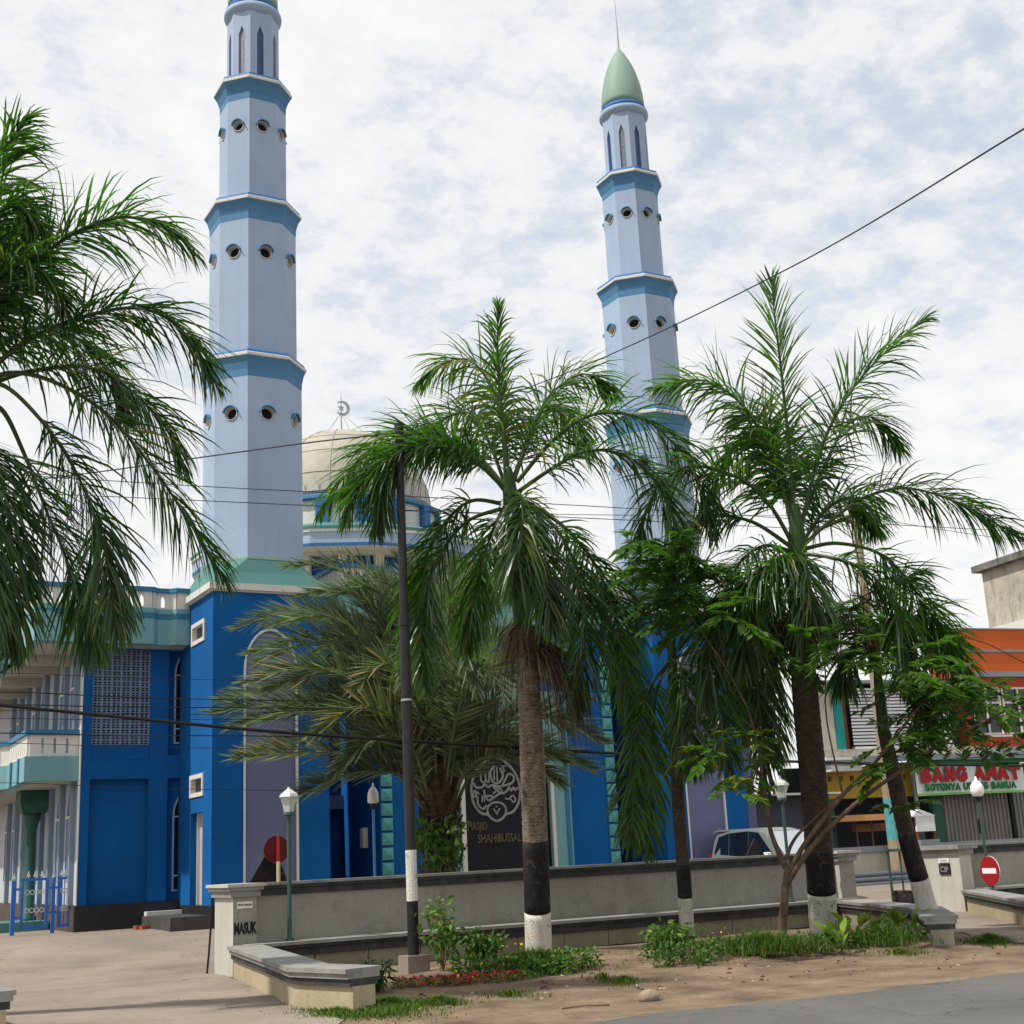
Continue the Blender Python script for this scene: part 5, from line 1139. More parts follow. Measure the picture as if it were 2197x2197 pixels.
# ------------------------------------------------------------------ palms
rng = random.Random(7)
def unit(v): return v/(np.linalg.norm(v) + 1e-9)
def leaflets(P, Lmax, n, t0, W, droop, ang0, ang1, elev, seg=4, base_tint=.35, tint_var=.35, short=.35, two=True, yellow=0.0):
    """P: smooth array of rachis points; returns MB and tint list"""
    mb = MB(); V = mb.v; Fc = mb.f; tint = []; bunch = 0
    P = np.array(P); m = len(P); S_ = np.concatenate([[0], np.cumsum(np.linalg.norm(np.diff(P, axis=0), axis=1))]); Lt = S_[-1]
    wprof = [.45, 1.0, .92, .6, .0] if seg == 4 else [.6, 1.0, .55, 0]
    for i in range(n):
        t = t0 + (1-t0)*(i + rng.random()*.8)/n; s = t*Lt; j = min(m-2, int(np.searchsorted(S_, s)) - 1 if s > 0 else 0); j = max(0, j)
        f = (s - S_[j])/(S_[j+1]-S_[j] + 1e-9); p = P[j]*(1-f) + P[j+1]*f; Tn = unit(P[min(j+2, m-1)] - P[max(j-1, 0)])
        ref = np.array([0, 0, 1.0]) if abs(Tn[2]) < .93 else np.array([.35, .94, 0])
        Sd = unit(np.cross(Tn, ref)); Nn = np.cross(Sd, Tn)
        q = (t-t0)/(1-t0)
        Lf = Lmax*(short + (1-short)*math.sin(math.pi*min(1, .12 + q*.80))**.8) * (1 - .45*max(0, q-.75)/.25)
        a = R(ang0 + (ang1-ang0)*q)
        if two and i % 6 == 0: bunch = rng.uniform(-22, 22)
        for sd in (-1, 1):
            if two and rng.random() < .06: continue
            aa = a + R(rng.uniform(-16, 16) if two else rng.uniform(-7, 7)); e = R(elev + (bunch*sd if two else rng.choice((34, 34, -38))) + rng.uniform(-1, 1)*(58 if two else 13))
            d = math.cos(aa)*Tn + math.sin(aa)*(math.cos(e)*sd*Sd + math.sin(e)*Nn); d = unit(d)
            L_ = Lf*rng.uniform(.82, 1.12); g = droop*rng.uniform(.45, 1.9); tw = rng.uniform(-.9, .9)
            wv = unit(np.cross(d, Nn + tw*Sd)); b = len(V); x = p.copy(); tv = base_tint + rng.uniform(-1, 1)*tint_var
            if yellow and rng.random() < yellow: tv = .95 + rng.random()*.05
            tv = min(1, max(0, tv))
            for k in range(seg+1):
                w = W*wprof[k]*.5
                if k < seg:
                    V.append(tuple(x - wv*w)); V.append(tuple(x + wv*w)); tint.extend((tv, tv))
                    d = unit(d + np.array([0, 0, -g*(.35 + .65*k/seg)])); x = x + d*(L_/seg)
                    wv = unit(wv - d*np.dot(wv, d))
                else: V.append(tuple(x)); tint.append(tv)
            for k in range(seg-1): Fc.append((b+2*k, b+2*k+1, b+2*k+3, b+2*k+2)); mb.m.append(0)
            Fc.append((b+2*seg-2, b+2*seg-1, b+2*seg)); mb.m.append(0)
    return mb, tint
def smooth_path(pts, n=7): return np.array(bez(pts, n))
def frond(parent, pts, r0=.035, Lmax=.75, n=85, t0=.16, W=.042, droop=.42, ang=(62, 26), elev=12, tint=.36, tv=.34, lm='leaf', rm='rachis', label=None, **kw):
    P = smooth_path(pts)
    k = len(P)
    ra = MB().tube(P, [r0*(1-.88*i/(k-1)) + .003 for i in range(k)], 6).build('frond', M[rm], parent, label)
    mb, tl = leaflets(P, Lmax, n, t0, W, droop, ang[0], ang[1], elev, base_tint=tint, tint_var=tv, **kw)
    mb.build('leaflets', M[lm], ra, kind='stuff', tint=tl)
    return ra
def pix(pts, d): return [at(x, y, d + dd) for x, y, dd in pts]
def palm_trunk(parent, pts, radii, d, mat, n=16):
    P = [np.array(at(x, y, d)) for x, y in pts]
    Q = smooth_path(P, 6); kk = len(Q); idx = np.linspace(0, len(radii)-1, kk); rr = [np.interp(i, range(len(radii)), radii) for i in idx]
    return Q, rr
def ring_trunk(parent, Q, rr, mat, name='trunk', t0=0, t1=1):
    # a stem whose outline swells slightly at each leaf scar
    S_ = np.concatenate([[0], np.cumsum(np.linalg.norm(np.diff(Q, axis=0), axis=1))]); Lt = S_[-1]
    st_ = max(6, int((t1-t0)*Lt/.045)); pts = []; rad = []
    for i in range(st_+1):
        s = (t0 + (t1-t0)*i/st_)*Lt
        p = np.array([np.interp(s, S_, Q[:, c]) for c in range(3)]); pts.append(p)
        rad.append(np.interp(s, S_, rr)*(1 + (.008 if i % 3 else -.016) + rng.uniform(-.012, .012)))
    return MB().tube(pts, rad, 18).build(name, M[mat], parent, smooth=True)
def fibre_skirt(parent, p, rad, Lh, n, mat, lean=(0, 0), name='dry_fibre'):
    mb = MB(); p = np.array(p)
    for i in range(n):
        a = rng.uniform(0, 2*math.pi); r0 = rad*rng.uniform(.5, 1.0); L_ = Lh*rng.uniform(.4, 1.1)
        x = p + np.array([r0*math.cos(a), r0*math.sin(a), rng.uniform(-.1, .12)]); out = np.array([math.cos(a), math.sin(a), 0])*rng.uniform(.0, .32) + np.array([lean[0], lean[1], 0])*rng.uniform(.3, 1.2)
        d = unit(out + np.array([0, 0, .25*rng.random()])); wv = unit(np.cross(d, np.array([rng.uniform(-1, 1), rng.uniform(-1, 1), .3]))); pr = []
        for k in range(5):
            w = .007*(1-k/5) + .002; pr += [x - wv*w, x + wv*w]; d = unit(d + np.array([0, 0, -1.1])); x = x + d*L_/5
        mb.add(pr, [(2*k, 2*k+1, 2*k+3, 2*k+2) for k in range(4)])
    return mb.build(name, M[mat], parent, kind='stuff')
def royal_palm(label, base, d, tr_pts, tr_rad, crown, bands, fronds, trunkmat='trunk', shaft_pts=None, shaft_rad=(.14, .16, .08), Lmax=.99, W=.033, n=135, r0=.035, **kw):
    r = T('palm_tree', label, 'palm tree', at(base[0], base[1], d), group='royal palms')
    r.location.z = gh(r.location.x, r.location.y) - .02
    Q, rr = palm_trunk(r, tr_pts, tr_rad, d, trunkmat)
    ring_trunk(r, Q, rr, trunkmat)
    S_ = np.concatenate([[0], np.cumsum(np.linalg.norm(np.diff(Q, axis=0), axis=1))])
    for (y0, y1, mat, nm) in bands:      # painted bands given by trunk fraction
        pts = []; rad = []
        for i in range(9):
            s = (y0 + (y1-y0)*i/8)*S_[-1]; pts.append([np.interp(s, S_, Q[:, c]) for c in range(3)]); rad.append(np.interp(s, S_, rr) + .008 + rng.uniform(-.002, .002))
        MB().tube(pts, rad, 18).build(nm, M[mat], r, smooth=True)
    if shaft_pts:
        P = smooth_path([at(x, y, d) for x, y in shaft_pts], 5)
        MB().tube(P, [np.interp(i, np.linspace(0, len(P)-1, len(shaft_rad)), shaft_rad) for i in range(len(P))], 14).build('crownshaft', M['shaft'], r, smooth=True)
    for f in fronds:
        pts = f['p'] if isinstance(f, dict) else f
        o = dict(Lmax=Lmax, W=W, n=n, r0=r0, yellow=.035); o.update(kw)
        if isinstance(f, dict): o.update({a: b for a, b in f.items() if a != 'p'})
        frond(r, pix(pts, d), **o)
    return r

P1 = royal_palm('tall centre palm with pale ringed trunk and white painted foot before the name slab', (1016, 1800), 21.75,
    [(1017, 1812), (1012, 1650), (1005, 1450), (998, 1300), (988, 1180)], [.215, .205, .205, .185, .15], None,
    [(.0, .145, 'whitewash', 'white_band'), (.146, .36, 'black', 'black_band')],
    [dict(p=[(962, 925, 0), (950, 800, 0), (939, 690, .0), (940, 575, -.1)], ang=(40, 20), Lmax=.62, tint=.5, elev=5, droop=.34, n=52, t0=.3),
     dict(p=[(955, 905, 0), (942, 770, .3), (900, 690, .6), (850, 680, .9), (788, 722, 1.1)], tint=.72, droop=.5),
     [(952, 925, 0), (905, 870, -.1), (850, 838, -.2), (780, 835, -.4), (728, 895, -.5), (712, 1000, -.5)],
     [(950, 915, 0), (890, 850, .3), (800, 815, .6), (690, 855, .8), (604, 965, .9)],
     [(950, 920, .1), (885, 862, .2), (805, 832, .4), (720, 858, .5), (645, 935, .6)],
     [(950, 918, -.2), (865, 848, -.4), (770, 855, -.6), (690, 905, -.7), (650, 980, -.7)],
     dict(p=[(968, 905, 0), (1008, 800, .3), (1048, 735, .5), (1110, 705, .8), (1160, 740, 1)], tint=.5),
     [(975, 910, 0), (1050, 825, 0), (1130, 780, 0), (1230, 800, -.1), (1315, 900, -.2), (1345, 1010, -.3)],
     [(975, 930, 0), (1040, 885, -.3), (1110, 850, -.5), (1190, 865, -.7), (1250, 930, -.9), (1290, 1040, -1)],
     [(945, 950, 0), (890, 945, 0), (840, 985, -.2), (800, 1065, -.3), (770, 1200, -.4)],
     [(945, 960, 0), (880, 985, -.3), (830, 1050, -.6), (795, 1160, -.7), (800, 1290, -.8)],
     [(970, 930, -.1), (985, 940, -.6), (985, 990, -1), (977, 1050, -1.2), (972, 1110, -1.2)],
     [(985, 940, -.1), (1003, 990, -.7), (1016, 1040, -.9), (1030, 1110, -1), (1042, 1180, -1)],
     [(1000, 950, 0), (1070, 1000, .1), (1130, 1080, .2), (1170, 1200, .2), (1190, 1360, .2)],
     [(985, 945, 0), (1055, 1005, -.3), (1095, 1100, -.4), (1105, 1200, -.5), (1088, 1340, -.5)],
     dict(p=[(965, 920, .2), (998, 830, 1), (1030, 770, 1.6), (1075, 780, 2.2), (1110, 850, 2.4)], tint=.5),
     dict(p=[(955, 920, .2), (920, 830, 1), (880, 780, 1.6), (825, 800, 2.0), (800, 860, 2.2)], tint=.55),
     [(955, 950, .2), (930, 1000, .8), (900, 1100, 1.2), (880, 1220, 1.3)]],
    shaft_pts=[(988, 1185), (975, 1050), (962, 925), (958, 880)], shaft_rad=(.15, .17, .12, .05))
fibre_skirt(P1, at(990, 1192, 21.7), .19, 1.25, 430, 'fibre', (.16, .03))
fibre_skirt(P1, at(1010, 1215, 21.5), .16, 2.7, 320, 'fibredk', (.27, -.10))
P2 = royal_palm('largest right-hand palm with a thick dark trunk and mossy white band', (1550, 1780), 21.7,
    [(1556, 1790), (1548, 1650), (1535, 1480), (1520, 1320), (1508, 1170)], [.225, .225, .22, .215, .17], None,
    [(.0, .045, 'black', 'black_band'), (.046, .17, 'mossy', 'white_band'), (.171, .30, 'black', 'black_band')],
    [dict(p=[(1500, 1000, 0), (1489, 850, 0), (1474, 700, 0), (1462, 600, 0), (1455, 525, 0)], ang=(58, 18), elev=0, droop=.16, tint=.55, n=58, W=.03, two=False),
     dict(p=[(1510, 1000, 0), (1545, 860, 0), (1585, 770, 0), (1645, 690, -.1), (1745, 600, -.2)], droop=.25, tint=.4, ang=(64, 24)),
     dict(p=[(1515, 1030, 0), (1570, 980, 0), (1640, 935, 0), (1720, 922, -.1), (1820, 955, -.2), (1925, 1015, -.3)], t0=.26),
     dict(p=[(1520, 1035, 0), (1580, 1025, 0), (1660, 1045, -.2), (1720, 1105, -.3), (1785, 1210, -.4), (1815, 1290, -.4)], t0=.28),
     dict(p=[(1495, 1000, 0), (1465, 880, .2), (1405, 770, .3), (1330, 718, .4), (1238, 732, .5)], tint=.55, t0=.3),
     [(1492, 1020, 0), (1450, 950, -.1), (1390, 900, -.2), (1300, 880, -.3), (1235, 930, -.4), (1205, 1020, -.4)],
     dict(p=[(1490, 1030, 0), (1420, 985, .1), (1350, 975, .1), (1300, 1010, 0), (1255, 1110, 0)], t0=.3),
     [(1490, 1040, 0), (1440, 1030, -.5), (1390, 1070, -.7), (1350, 1170, -.9), (1330, 1330, -.9)],
     dict(p=[(1500, 1050, -.2), (1485, 1052, -.7), (1450, 1070, -1), (1400, 1110, -1.1), (1350, 1130, -1.1)], droop=.7, tint=.45),
     dict(p=[(1505, 1050, -.2), (1510, 1062, -.8), (1525, 1085, -1.1), (1530, 1140, -1.2), (1525, 1220, -1.2)], droop=.6),
     [(1500, 1050, -.2), (1450, 1065, -.7), (1420, 1130, -.9), (1400, 1260, -1)],
     dict(p=[(1510, 990, .2), (1560, 870, .6), (1600, 800, 1), (1650, 790, 1.3), (1700, 850, 1.4)]),
     dict(p=[(1500, 990, .2), (1450, 870, .6), (1420, 830, 1.1), (1370, 860, 1.5), (1345, 930, 1.6)]),
     dict(p=[(1510, 1030, .3), (1560, 960, .9), (1610, 940, 1.2), (1650, 1000, 1.4)]),
     dict(p=[(1515, 1045, -.1), (1580, 1055, -.5), (1650, 1090, -.8), (1700, 1180, -.9), (1720, 1300, -.9)], tint=.4),
     dict(p=[(1500, 995, .1), (1470, 860, .5), (1435, 790, .8), (1390, 790, 1.0)], tint=.6),
     dict(p=[(1492, 1045, .1), (1462, 1090, .3), (1450, 1190, .4), (1452, 1310, .4), (1468, 1430, .4)], tint=.3),
     dict(p=[(1495, 1050, .2), (1450, 1120, .6), (1425, 1230, .8), (1420, 1350, .8)], tint=.45, yellow=.15)],
    trunkmat='trunkdk', shaft_pts=[(1508, 1175), (1505, 1080), (1504, 1020), (1500, 950)], shaft_rad=(.16, .17, .15, .06), Lmax=1.0)
fibre_skirt(P2, at(1508, 1165, 21.6), .27, 1.2, 620, 'fibredk', (.05, .0)); fibre_skirt(P2, at(1540, 1150, 21.5), .25, .6, 160, 'fibre', (.25, 0))
for pth in ([(1512, 1200, -.1), (1545, 1165, -.3), (1590, 1140, -.4), (1645, 1118, -.4)], [(1512, 1205, -.1), (1550, 1190, -.4), (1600, 1185, -.5), (1640, 1200, -.5)], [(1500, 1200, -.1), (1470, 1180, -.3), (1430, 1195, -.4)]):
    Qs = smooth_path(pix(pth, 21.6)); MB().tube(Qs, [.028*(1-.7*i/(len(Qs)-1)) for i in range(len(Qs))], 7).build('flower_stalk', M['rust'], P2)
    for q_ in Qs[5::4]: fibre_skirt(P2, q_, .06, .45, 46, 'fibredk')
P2b = royal_palm('slender young palm with a smooth green crownshaft between the two bigger palms', (1298, 1780), 21.85,
    [(1298, 1792), (1290, 1650), (1280, 1520), (1275, 1385)], [.115, .11, .105, .10], None,
    [(.0, .07, 'black', 'black_band'), (.071, .245, 'mossy', 'white_band'), (.246, .40, 'black', 'black_band')],
    [[(1268, 1235, 0), (1235, 1180, .1), (1185, 1132, .2), (1120, 1130, .3), (1065, 1200, .3)],
     [(1265, 1245, 0), (1225, 1300, -.2), (1205, 1390, -.3), (1195, 1500, -.3), (1190, 1600, -.3)],
     [(1275, 1230, 0), (1310, 1170, .1), (1360, 1160, .1), (1415, 1240, 0), (1440, 1400, 0), (1445, 1510, 0)],
     dict(p=[(1272, 1245, -.1), (1285, 1260, -.5), (1300, 1340, -.7), (1305, 1450, -.8)], tint=.3),
     [(1265, 1240, 0), (1240, 1300, .3), (1232, 1380, .4), (1228, 1530, .4), (1225, 1610, .4)],
     [(1280, 1225, .2), (1325, 1190, .5), (1385, 1250, .7), (1410, 1390, .8)],
     dict(p=[(1268, 1220, 0), (1262, 1140, .1), (1240, 1060, .3), (1200, 1030, .4)], tint=.5),
     dict(p=[(1270, 1220, 0), (1290, 1130, .3), (1330, 1070, .5), (1390, 1080, .6)], tint=.5),
     [(1275, 1240, 0), (1320, 1235, -.4), (1355, 1320, -.5), (1375, 1450, -.5)]],
    trunkmat='trunkdk', shaft_pts=[(1276, 1388), (1272, 1320), (1268, 1240), (1266, 1200)], shaft_rad=(.115, .095, .075, .04), Lmax=.85, W=.032, n=100, r0=.028, tint=.28)
P3 = royal_palm('leaning palm beside the end of the right low wall', (1757, 1755), 21.6,
    [(1762, 1765), (1740, 1680), (1712, 1580), (1690, 1480), (1668, 1380)], [.17, .155, .14, .13, .10], None,
    [(.0, .065, 'black', 'black_band'), (.066, .28, 'whitewash', 'white_band'), (.281, .50, 'black', 'black_band')],
    [[(1655, 1265, 0), (1690, 1200, 0), (1750, 1190, .1), (1810, 1260, .1), (1840, 1330, .1)],
     [(1652, 1262, .1), (1630, 1215, .2), (1605, 1225, .3), (1590, 1290, .3)],
     dict(p=[(1656, 1255, 0), (1662, 1180, 0), (1690, 1110, .1), (1740, 1080, .1)], tint=.45),
     [(1658, 1268, -.1), (1700, 1240, -.4), (1740, 1290, -.5), (1760, 1380, -.6)],
     [(1655, 1262, .2), (1640, 1190, .5), (1600, 1160, .7), (1560, 1200, .8)],
     dict(p=[(1656, 1260, .2), (1700, 1180, .5), (1760, 1170, .7), (1800, 1220, .8)], tint=.35)],
    trunkmat='trunkdk', shaft_pts=[(1668, 1385), (1660, 1310), (1655, 1265), (1653, 1240)], shaft_rad=(.10, .085, .06, .03), Lmax=.88, W=.034, n=105, r0=.026, tint=.35)
# left palm, trunk outside the frame
P0 = royal_palm('dark palm whose fronds hang in from the left edge above the side wing', (-108, 1840), 16.6,
    [(-112, 1860), (-105, 1600), (-96, 1300), (-88, 1080), (-82, 960)], [.22, .21, .20, .18, .15], None,
    [(.0, .14, 'whitewash', 'white_band'), (.141, .3, 'black', 'black_band')],
    [dict(p=[(-60, 700, 0), (-42, 480, 0), (-12, 320, 0), (50, 222, 0)], tint=.4),
     dict(p=[(-58, 715, 0), (0, 590, 0), (95, 470, 0), (215, 412, 0), (310, 428, 0), (368, 482, 0)], tint=.45, t0=.2),
     dict(p=[(-58, 735, 0), (40, 650, -.1), (150, 600, -.2), (265, 582, -.2), (350, 630, -.2), (408, 728, -.2)], n=165),
     dict(p=[(-58, 745, 0), (10, 705, 0), (95, 718, 0), (200, 780, 0), (290, 885, 0), (350, 975, 0), (424, 1095, 0)], t0=.3, n=140),
     dict(p=[(-58, 755, 0), (0, 725, -.2), (75, 790, -.3), (140, 885, -.4), (190, 1010, -.4), (222, 1190, -.4)], t0=.3, tint=.22),
     dict(p=[(-60, 765, 0), (0, 770, .2), (45, 855, .3), (90, 970, .3), (135, 1080, .3), (178, 1230, .3)], t0=.3, tint=.22),
     dict(p=[(-60, 770, 0), (-20, 830, -.2), (10, 930, -.3), (25, 1060, -.3), (20, 1230, -.3)], tint=.22),
     dict(p=[(-65, 700, .3), (-30, 560, .6), (20, 450, .9), (60, 400, 1)], tint=.35),
     dict(p=[(-60, 725, .3), (20, 640, .7), (110, 620, 1), (200, 690, 1.2), (240, 780, 1.2)], tint=.3),
     [(-75, 770, 0), (-60, 880, -.5), (-35, 1010, -.7), (-20, 1200, -.7)],
     dict(p=[(-58, 740, .2), (60, 700, .5), (190, 700, .8), (300, 790, .9), (345, 880, .9)], tint=.3, t0=.25),
     dict(p=[(-62, 705, -.2), (-25, 560, -.4), (25, 500, -.5), (85, 520, -.6), (130, 600, -.6)], tint=.3),
     dict(p=[(-62, 700, -.2), (-45, 540, -.3), (-20, 430, -.4), (20, 390, -.4), (70, 420, -.5)], tint=.32),
     [(-80, 740, 0), (-200, 640, 0), (-350, 660, 0), (-440, 800, 0)], [(-90, 760, 0), (-180, 800, 0), (-260, 950, 0), (-300, 1150, 0)], [(-85, 720, 0), (-160, 540, 0), (-260, 450, .2), (-350, 500, .3)]],
    trunkmat='trunkdk', shaft_pts=[(-82, 965), (-76, 850), (-70, 760), (-66, 700)], shaft_rad=(.15, .17, .13, .05), Lmax=1.04, W=.030, n=145, tint=.31)

# date palm behind the wall
dp_ = T('date_palm', 'grey-green date palm with a short shaggy trunk and long arching fronds behind the wall', 'date palm', (0, 0, 0))
DD = 27.0
bpos = np.array(at(832, 1665, DD)); dp_.location = (bpos[0], bpos[1], .15)
tq = [np.array([bpos[0], bpos[1], .1]), np.array(at(831, 1600, DD)), np.array(at(830, 1520, DD)), np.array(at(830, 1440, DD))]
Q = smooth_path(tq, 6); MB().tube(Q, [np.interp(i, [0, len(Q)*.45, len(Q)*.7, len(Q)-1], [.32, .38, .34, .22]) for i in range(len(Q))], 16).build('trunk', M['datebark'], dp_, smooth=True)
bm = None
for i in range(90):     # old leaf bases in a spiral
    t = i/90; a = i*2.4; z = t
    p = np.array([np.interp(t*(len(Q)-1), range(len(Q)), Q[:, c]) for c in range(3)]); rr = np.interp(t, [0, .45, .7, 1], [.32, .38, .34, .22])
    if bm is None:
        bm = MB().loft([[(.0, -.09, -.1), (.0, .09, -.1), (.05, .07, -.1), (.05, -.07, -.1)], [(.10, -.05, .12), (.10, .05, .12), (.14, .04, .13), (.14, -.04, .13)]]).build('leaf_base', M['datebark'], dp_, local=True); o = bm
    else: o = share(bm, dp_, (0, 0, 0))
    o.location = Vector(p) + Vector((rr*.92*math.cos(a), rr*.92*math.sin(a), 0)) - dp_.location; o.rotation_euler = (0, 0, a)
tips = [(398, 1345, 0, 60), (440, 1430, -.8, 30), (445, 1185, .2, 110), (520, 1175, -.5, 90), (545, 1068, .8, 90), (460, 1290, -1.2, 90), (412, 1320, .8, 75), (485, 1250, .6, 110), (600, 1120, -.3, 80), (655, 1110, 1.2, 60), (705, 1085, -.6, 50), (745, 1045, .6, 40), (800, 1060, 1.0, 20), (860, 1050, -.4, 10), (905, 1062, .6, 30), (950, 1090, -.6, 50), (1000, 1110, 1.2, 60), (1040, 1170, .3, 70), (1085, 1240, -.5, 90), (1110, 1320, .5, 100), (1140, 1400, -.4, 90), (1120, 1450, .8, 60), (1000, 1330, -1.8, 120), (900, 1300, -2.2, 150), (760, 1290, -2.2, 150), (670, 1300, -1.8, 110), (640, 1450, -1.5, 90), (590, 1390, -1.6, 100), (560, 1500, -.6, 50), (1060, 1480, -1.0, 70), (700, 1230, 1.8, 60), (960, 1210, 1.9, 60), (850, 1150, 2.2, 30), (600, 1230, 1.6, 90), (500, 1360, 1.3, 80), (1080, 1380, 1.5, 80), (560, 1290, -.4, 110), (640, 1180, .5, 80), (470, 1235, .9, 105), (500, 1305, -1.0, 100), (430, 1375, -.3, 75), (565, 1125, .3, 95), (690, 1140, .2, 60), (480, 1420, .5, 60)]
rgd = random.Random(9)
for tx, ty, dd, bu in list(tips[2:24:2]): tips.append((831 + (tx-831)*rgd.uniform(.72, .95) + rgd.uniform(-25, 25), ty + rgd.uniform(-10, 45), dd + rgd.uniform(-1.2, 1.2), bu*rgd.uniform(.8, 1.2)))
for i, (tx, ty, dd, bulge) in enumerate(tips):
    bx_, by_ = 831 + (tx-831)*.05, 1562 - 45*rgd.random()
    p1 = (831 + (tx-831)*.26, 1490 + (ty-1490)*.44 - bulge*.62, dd*.35); p2 = (831 + (tx-831)*.62, 1490 + (ty-1490)*.80 - bulge*.78, dd*.75)
    yel = .10 if i in (25, 27, 1, 5) else .01
    frond(dp_, pix([(bx_, by_, 0), p1, p2, (tx, ty, dd)], DD), r0=.035, Lmax=.86, n=122, t0=.25, W=.042, droop=.045, ang=(56, 24), elev=20, tint=.46, tv=.28, lm='dateleaf', rm='daterachis', two=False, short=.5, yellow=yel, seg=3)

# ------------------------------------------------------------------ leafy plants
def leaf_cloud(centres, n, size, seed, flat=.5, tint=.35, tv=.3, aspect=.45, droopy=.3):
    """folded leaves scattered through blobs; centres: (x, y, z, rx, ry, rz)"""
    rg = random.Random(seed); mb = MB(); tl = []
    wts = [c[3]*c[4]*c[5] for c in centres]; tot = sum(w**.75 for w in wts)
    for c, w in zip(centres, wts):
        for i in range(int(n*w**.75/tot)):
            a = rg.uniform(0, 2*math.pi); b = math.acos(rg.uniform(-1, 1)); q = rg.uniform(.25, 1)**.5
            o = np.array([math.sin(b)*math.cos(a), math.sin(b)*math.sin(a), math.cos(b)])
            p = np.array(c[:3]) + q*o*np.array(c[3:6])
            d = unit(o*.7 + np.array([rg.uniform(-1, 1), rg.uniform(-1, 1), rg.uniform(-.8, .6) - droopy])); nrm = unit(np.array([rg.uniform(-1, 1), rg.uniform(-1, 1), rg.uniform(.2, 1.4)]))
            s = unit(np.cross(d, nrm)); nn = np.cross(s, d); L_ = size*rg.uniform(.6, 1.3); W = L_*aspect
            tv_ = min(1, max(0, tint + rg.uniform(-1, 1)*tv))
            mb.add([p, p + d*L_*.45 + s*W*.5 + nn*W*.12, p + d*L_ - nn*L_*.12, p + d*L_*.45 - s*W*.5 + nn*W*.12, p + d*L_*.5], [(0, 4, 1), (1, 4, 2), (0, 3, 4), (3, 2, 4)])
            tl += [tv_]*5
    return mb, tl
def leafsprays(ends, n, size, seed, tint=.35, tv=.3):
    """clusters of compound leaves: leaflets along short arching stalks about given points"""
    rg = random.Random(seed); mb = MB(); tl = []
    for (c, rad, k) in ends:
        for i in range(k):
            a = rg.uniform(0, 2*math.pi); e = rg.uniform(-.5, .9); d = unit(np.array([math.cos(a)*math.cos(e), math.sin(a)*math.cos(e), math.sin(e)]))
            p = np.array(c) + d*rad*rg.uniform(.05, .75); L_ = rad*rg.uniform(.5, .9)
            tv0 = tint + rg.uniform(-1, 1)*tv
            m = 7; side = unit(np.cross(d, np.array([0, 0, 1.0])))
            for j in range(m):
                t = (j+1)/m; q = p + d*L_*t + np.array([0, 0, -.35*L_*t*t])
                for sg in (-1, 1):
                    ld = unit(d*.45 + side*sg*.9 + np.array([0, 0, -.25 + rg.uniform(-.25, .2)])); ls = size*rg.uniform(.75, 1.2)*(.6 + .6*t); wv = unit(np.cross(ld, np.array([rg.uniform(-.4, .4), rg.uniform(-.4, .4), 1]))); W = ls*.42
                    mb.add([q, q + ld*ls*.5 + wv*W*.5, q + ld*ls + np.array([0, 0, -ls*.12]), q + ld*ls*.5 - wv*W*.5], [(0, 1, 2), (0, 2, 3)])
                    tv_ = min(1, max(0, tv0 + rg.uniform(-.1, .1))); tl += [tv_]*4
    return mb, tl
tree = T('small_tree', 'thin forked tree with broad compound leaves growing from the verge before the wall', 'tree', at(1475, 1790, 20.4), group=None)
tree.location.z = gh(tree.location.x, tree.location.y)
TD = 20.4
def limb(pts, rad, name='limb'):
    P = smooth_path([at(x, y, TD+dd) for x, y, dd in pts], 6); return MB().tube(P, [np.interp(i, [0, len(P)-1], rad) for i in range(len(P))], 9).build(name, M['bark'], tree, smooth=True)
limb([(1472, 1796, 0), (1476, 1760, 0), (1480, 1700, 0), (1487, 1640, 0)], (.075, .060), 'trunk')
limb([(1487, 1645, 0), (1470, 1610, .1), (1452, 1560, .2), (1440, 1480, .3), (1410, 1420, .4)], (.05, .02))
limb([(1487, 1650, 0), (1520, 1590, -.1), (1590, 1500, -.2), (1650, 1440, -.3), (1720, 1350, -.4), (1760, 1300, -.4)], (.045, .014))
limb([(1484, 1670, 0), (1530, 1600, -.2), (1610, 1520, -.4), (1720, 1440, -.6), (1800, 1390, -.7), (1900, 1340, -.7)], (.045, .014))
limb([(1484, 1620, .1), (1495, 1590, .1), (1520, 1560, .2), (1600, 1490, .3), (1660, 1450, .3)], (.03, .014))
limb([(1440, 1480, .3), (1415, 1350, .2), (1350, 1230, 0), (1270, 1120, -.2)], (.018, .007))
limb([(1590, 1500, -.2), (1560, 1360, -.1), (1550, 1230, 0), (1480, 1180, 0)], (.016, .006))
ends = []
rgx = random.Random(5)
for (x, y, r_px, k) in [(1215, 1020, 45, 9), (1270, 1040, 50, 11), (1240, 1090, 50, 11), (1310, 1100, 55, 12), (1255, 1140, 45, 9), (1300, 1175, 55, 11), (1370, 1160, 50, 9), (1200, 1085, 30, 5), (1430, 1200, 45, 7),
                        (1350, 1420, 38, 8), (1395, 1460, 36, 8), (1375, 1500, 30, 6), (1410, 1400, 30, 5),
                        (1545, 1215, 48, 8), (1590, 1180, 45, 7), (1500, 1240, 40, 6), (1625, 1235, 38, 5), (1550, 1265, 36, 5),
                        (1690, 1260, 45, 10), (1740, 1240, 45, 10), (1720, 1310, 55, 13), (1790, 1290, 55, 13), (1760, 1360, 60, 14), (1840, 1330, 55, 13), (1900, 1330, 50, 11), (1700, 1400, 50, 11), (1680, 1450, 35, 7), (1700, 1520, 30, 4), (1815, 1385, 45, 9), (1905, 1385, 36, 6), (1905, 1440, 28, 3), (1950, 1360, 50, 8)]:
    ends.append((at(x, y, TD - .2 + rgx.uniform(-.5, .5)), r_px*K*TD/F_PX*1.25, int(k*1.25)))
lm, tl = leafsprays(ends[:9], 0, .215, 3, .32, .28); lm.build('foliage', M['treeleaf'], tree, kind='stuff', tint=tl)
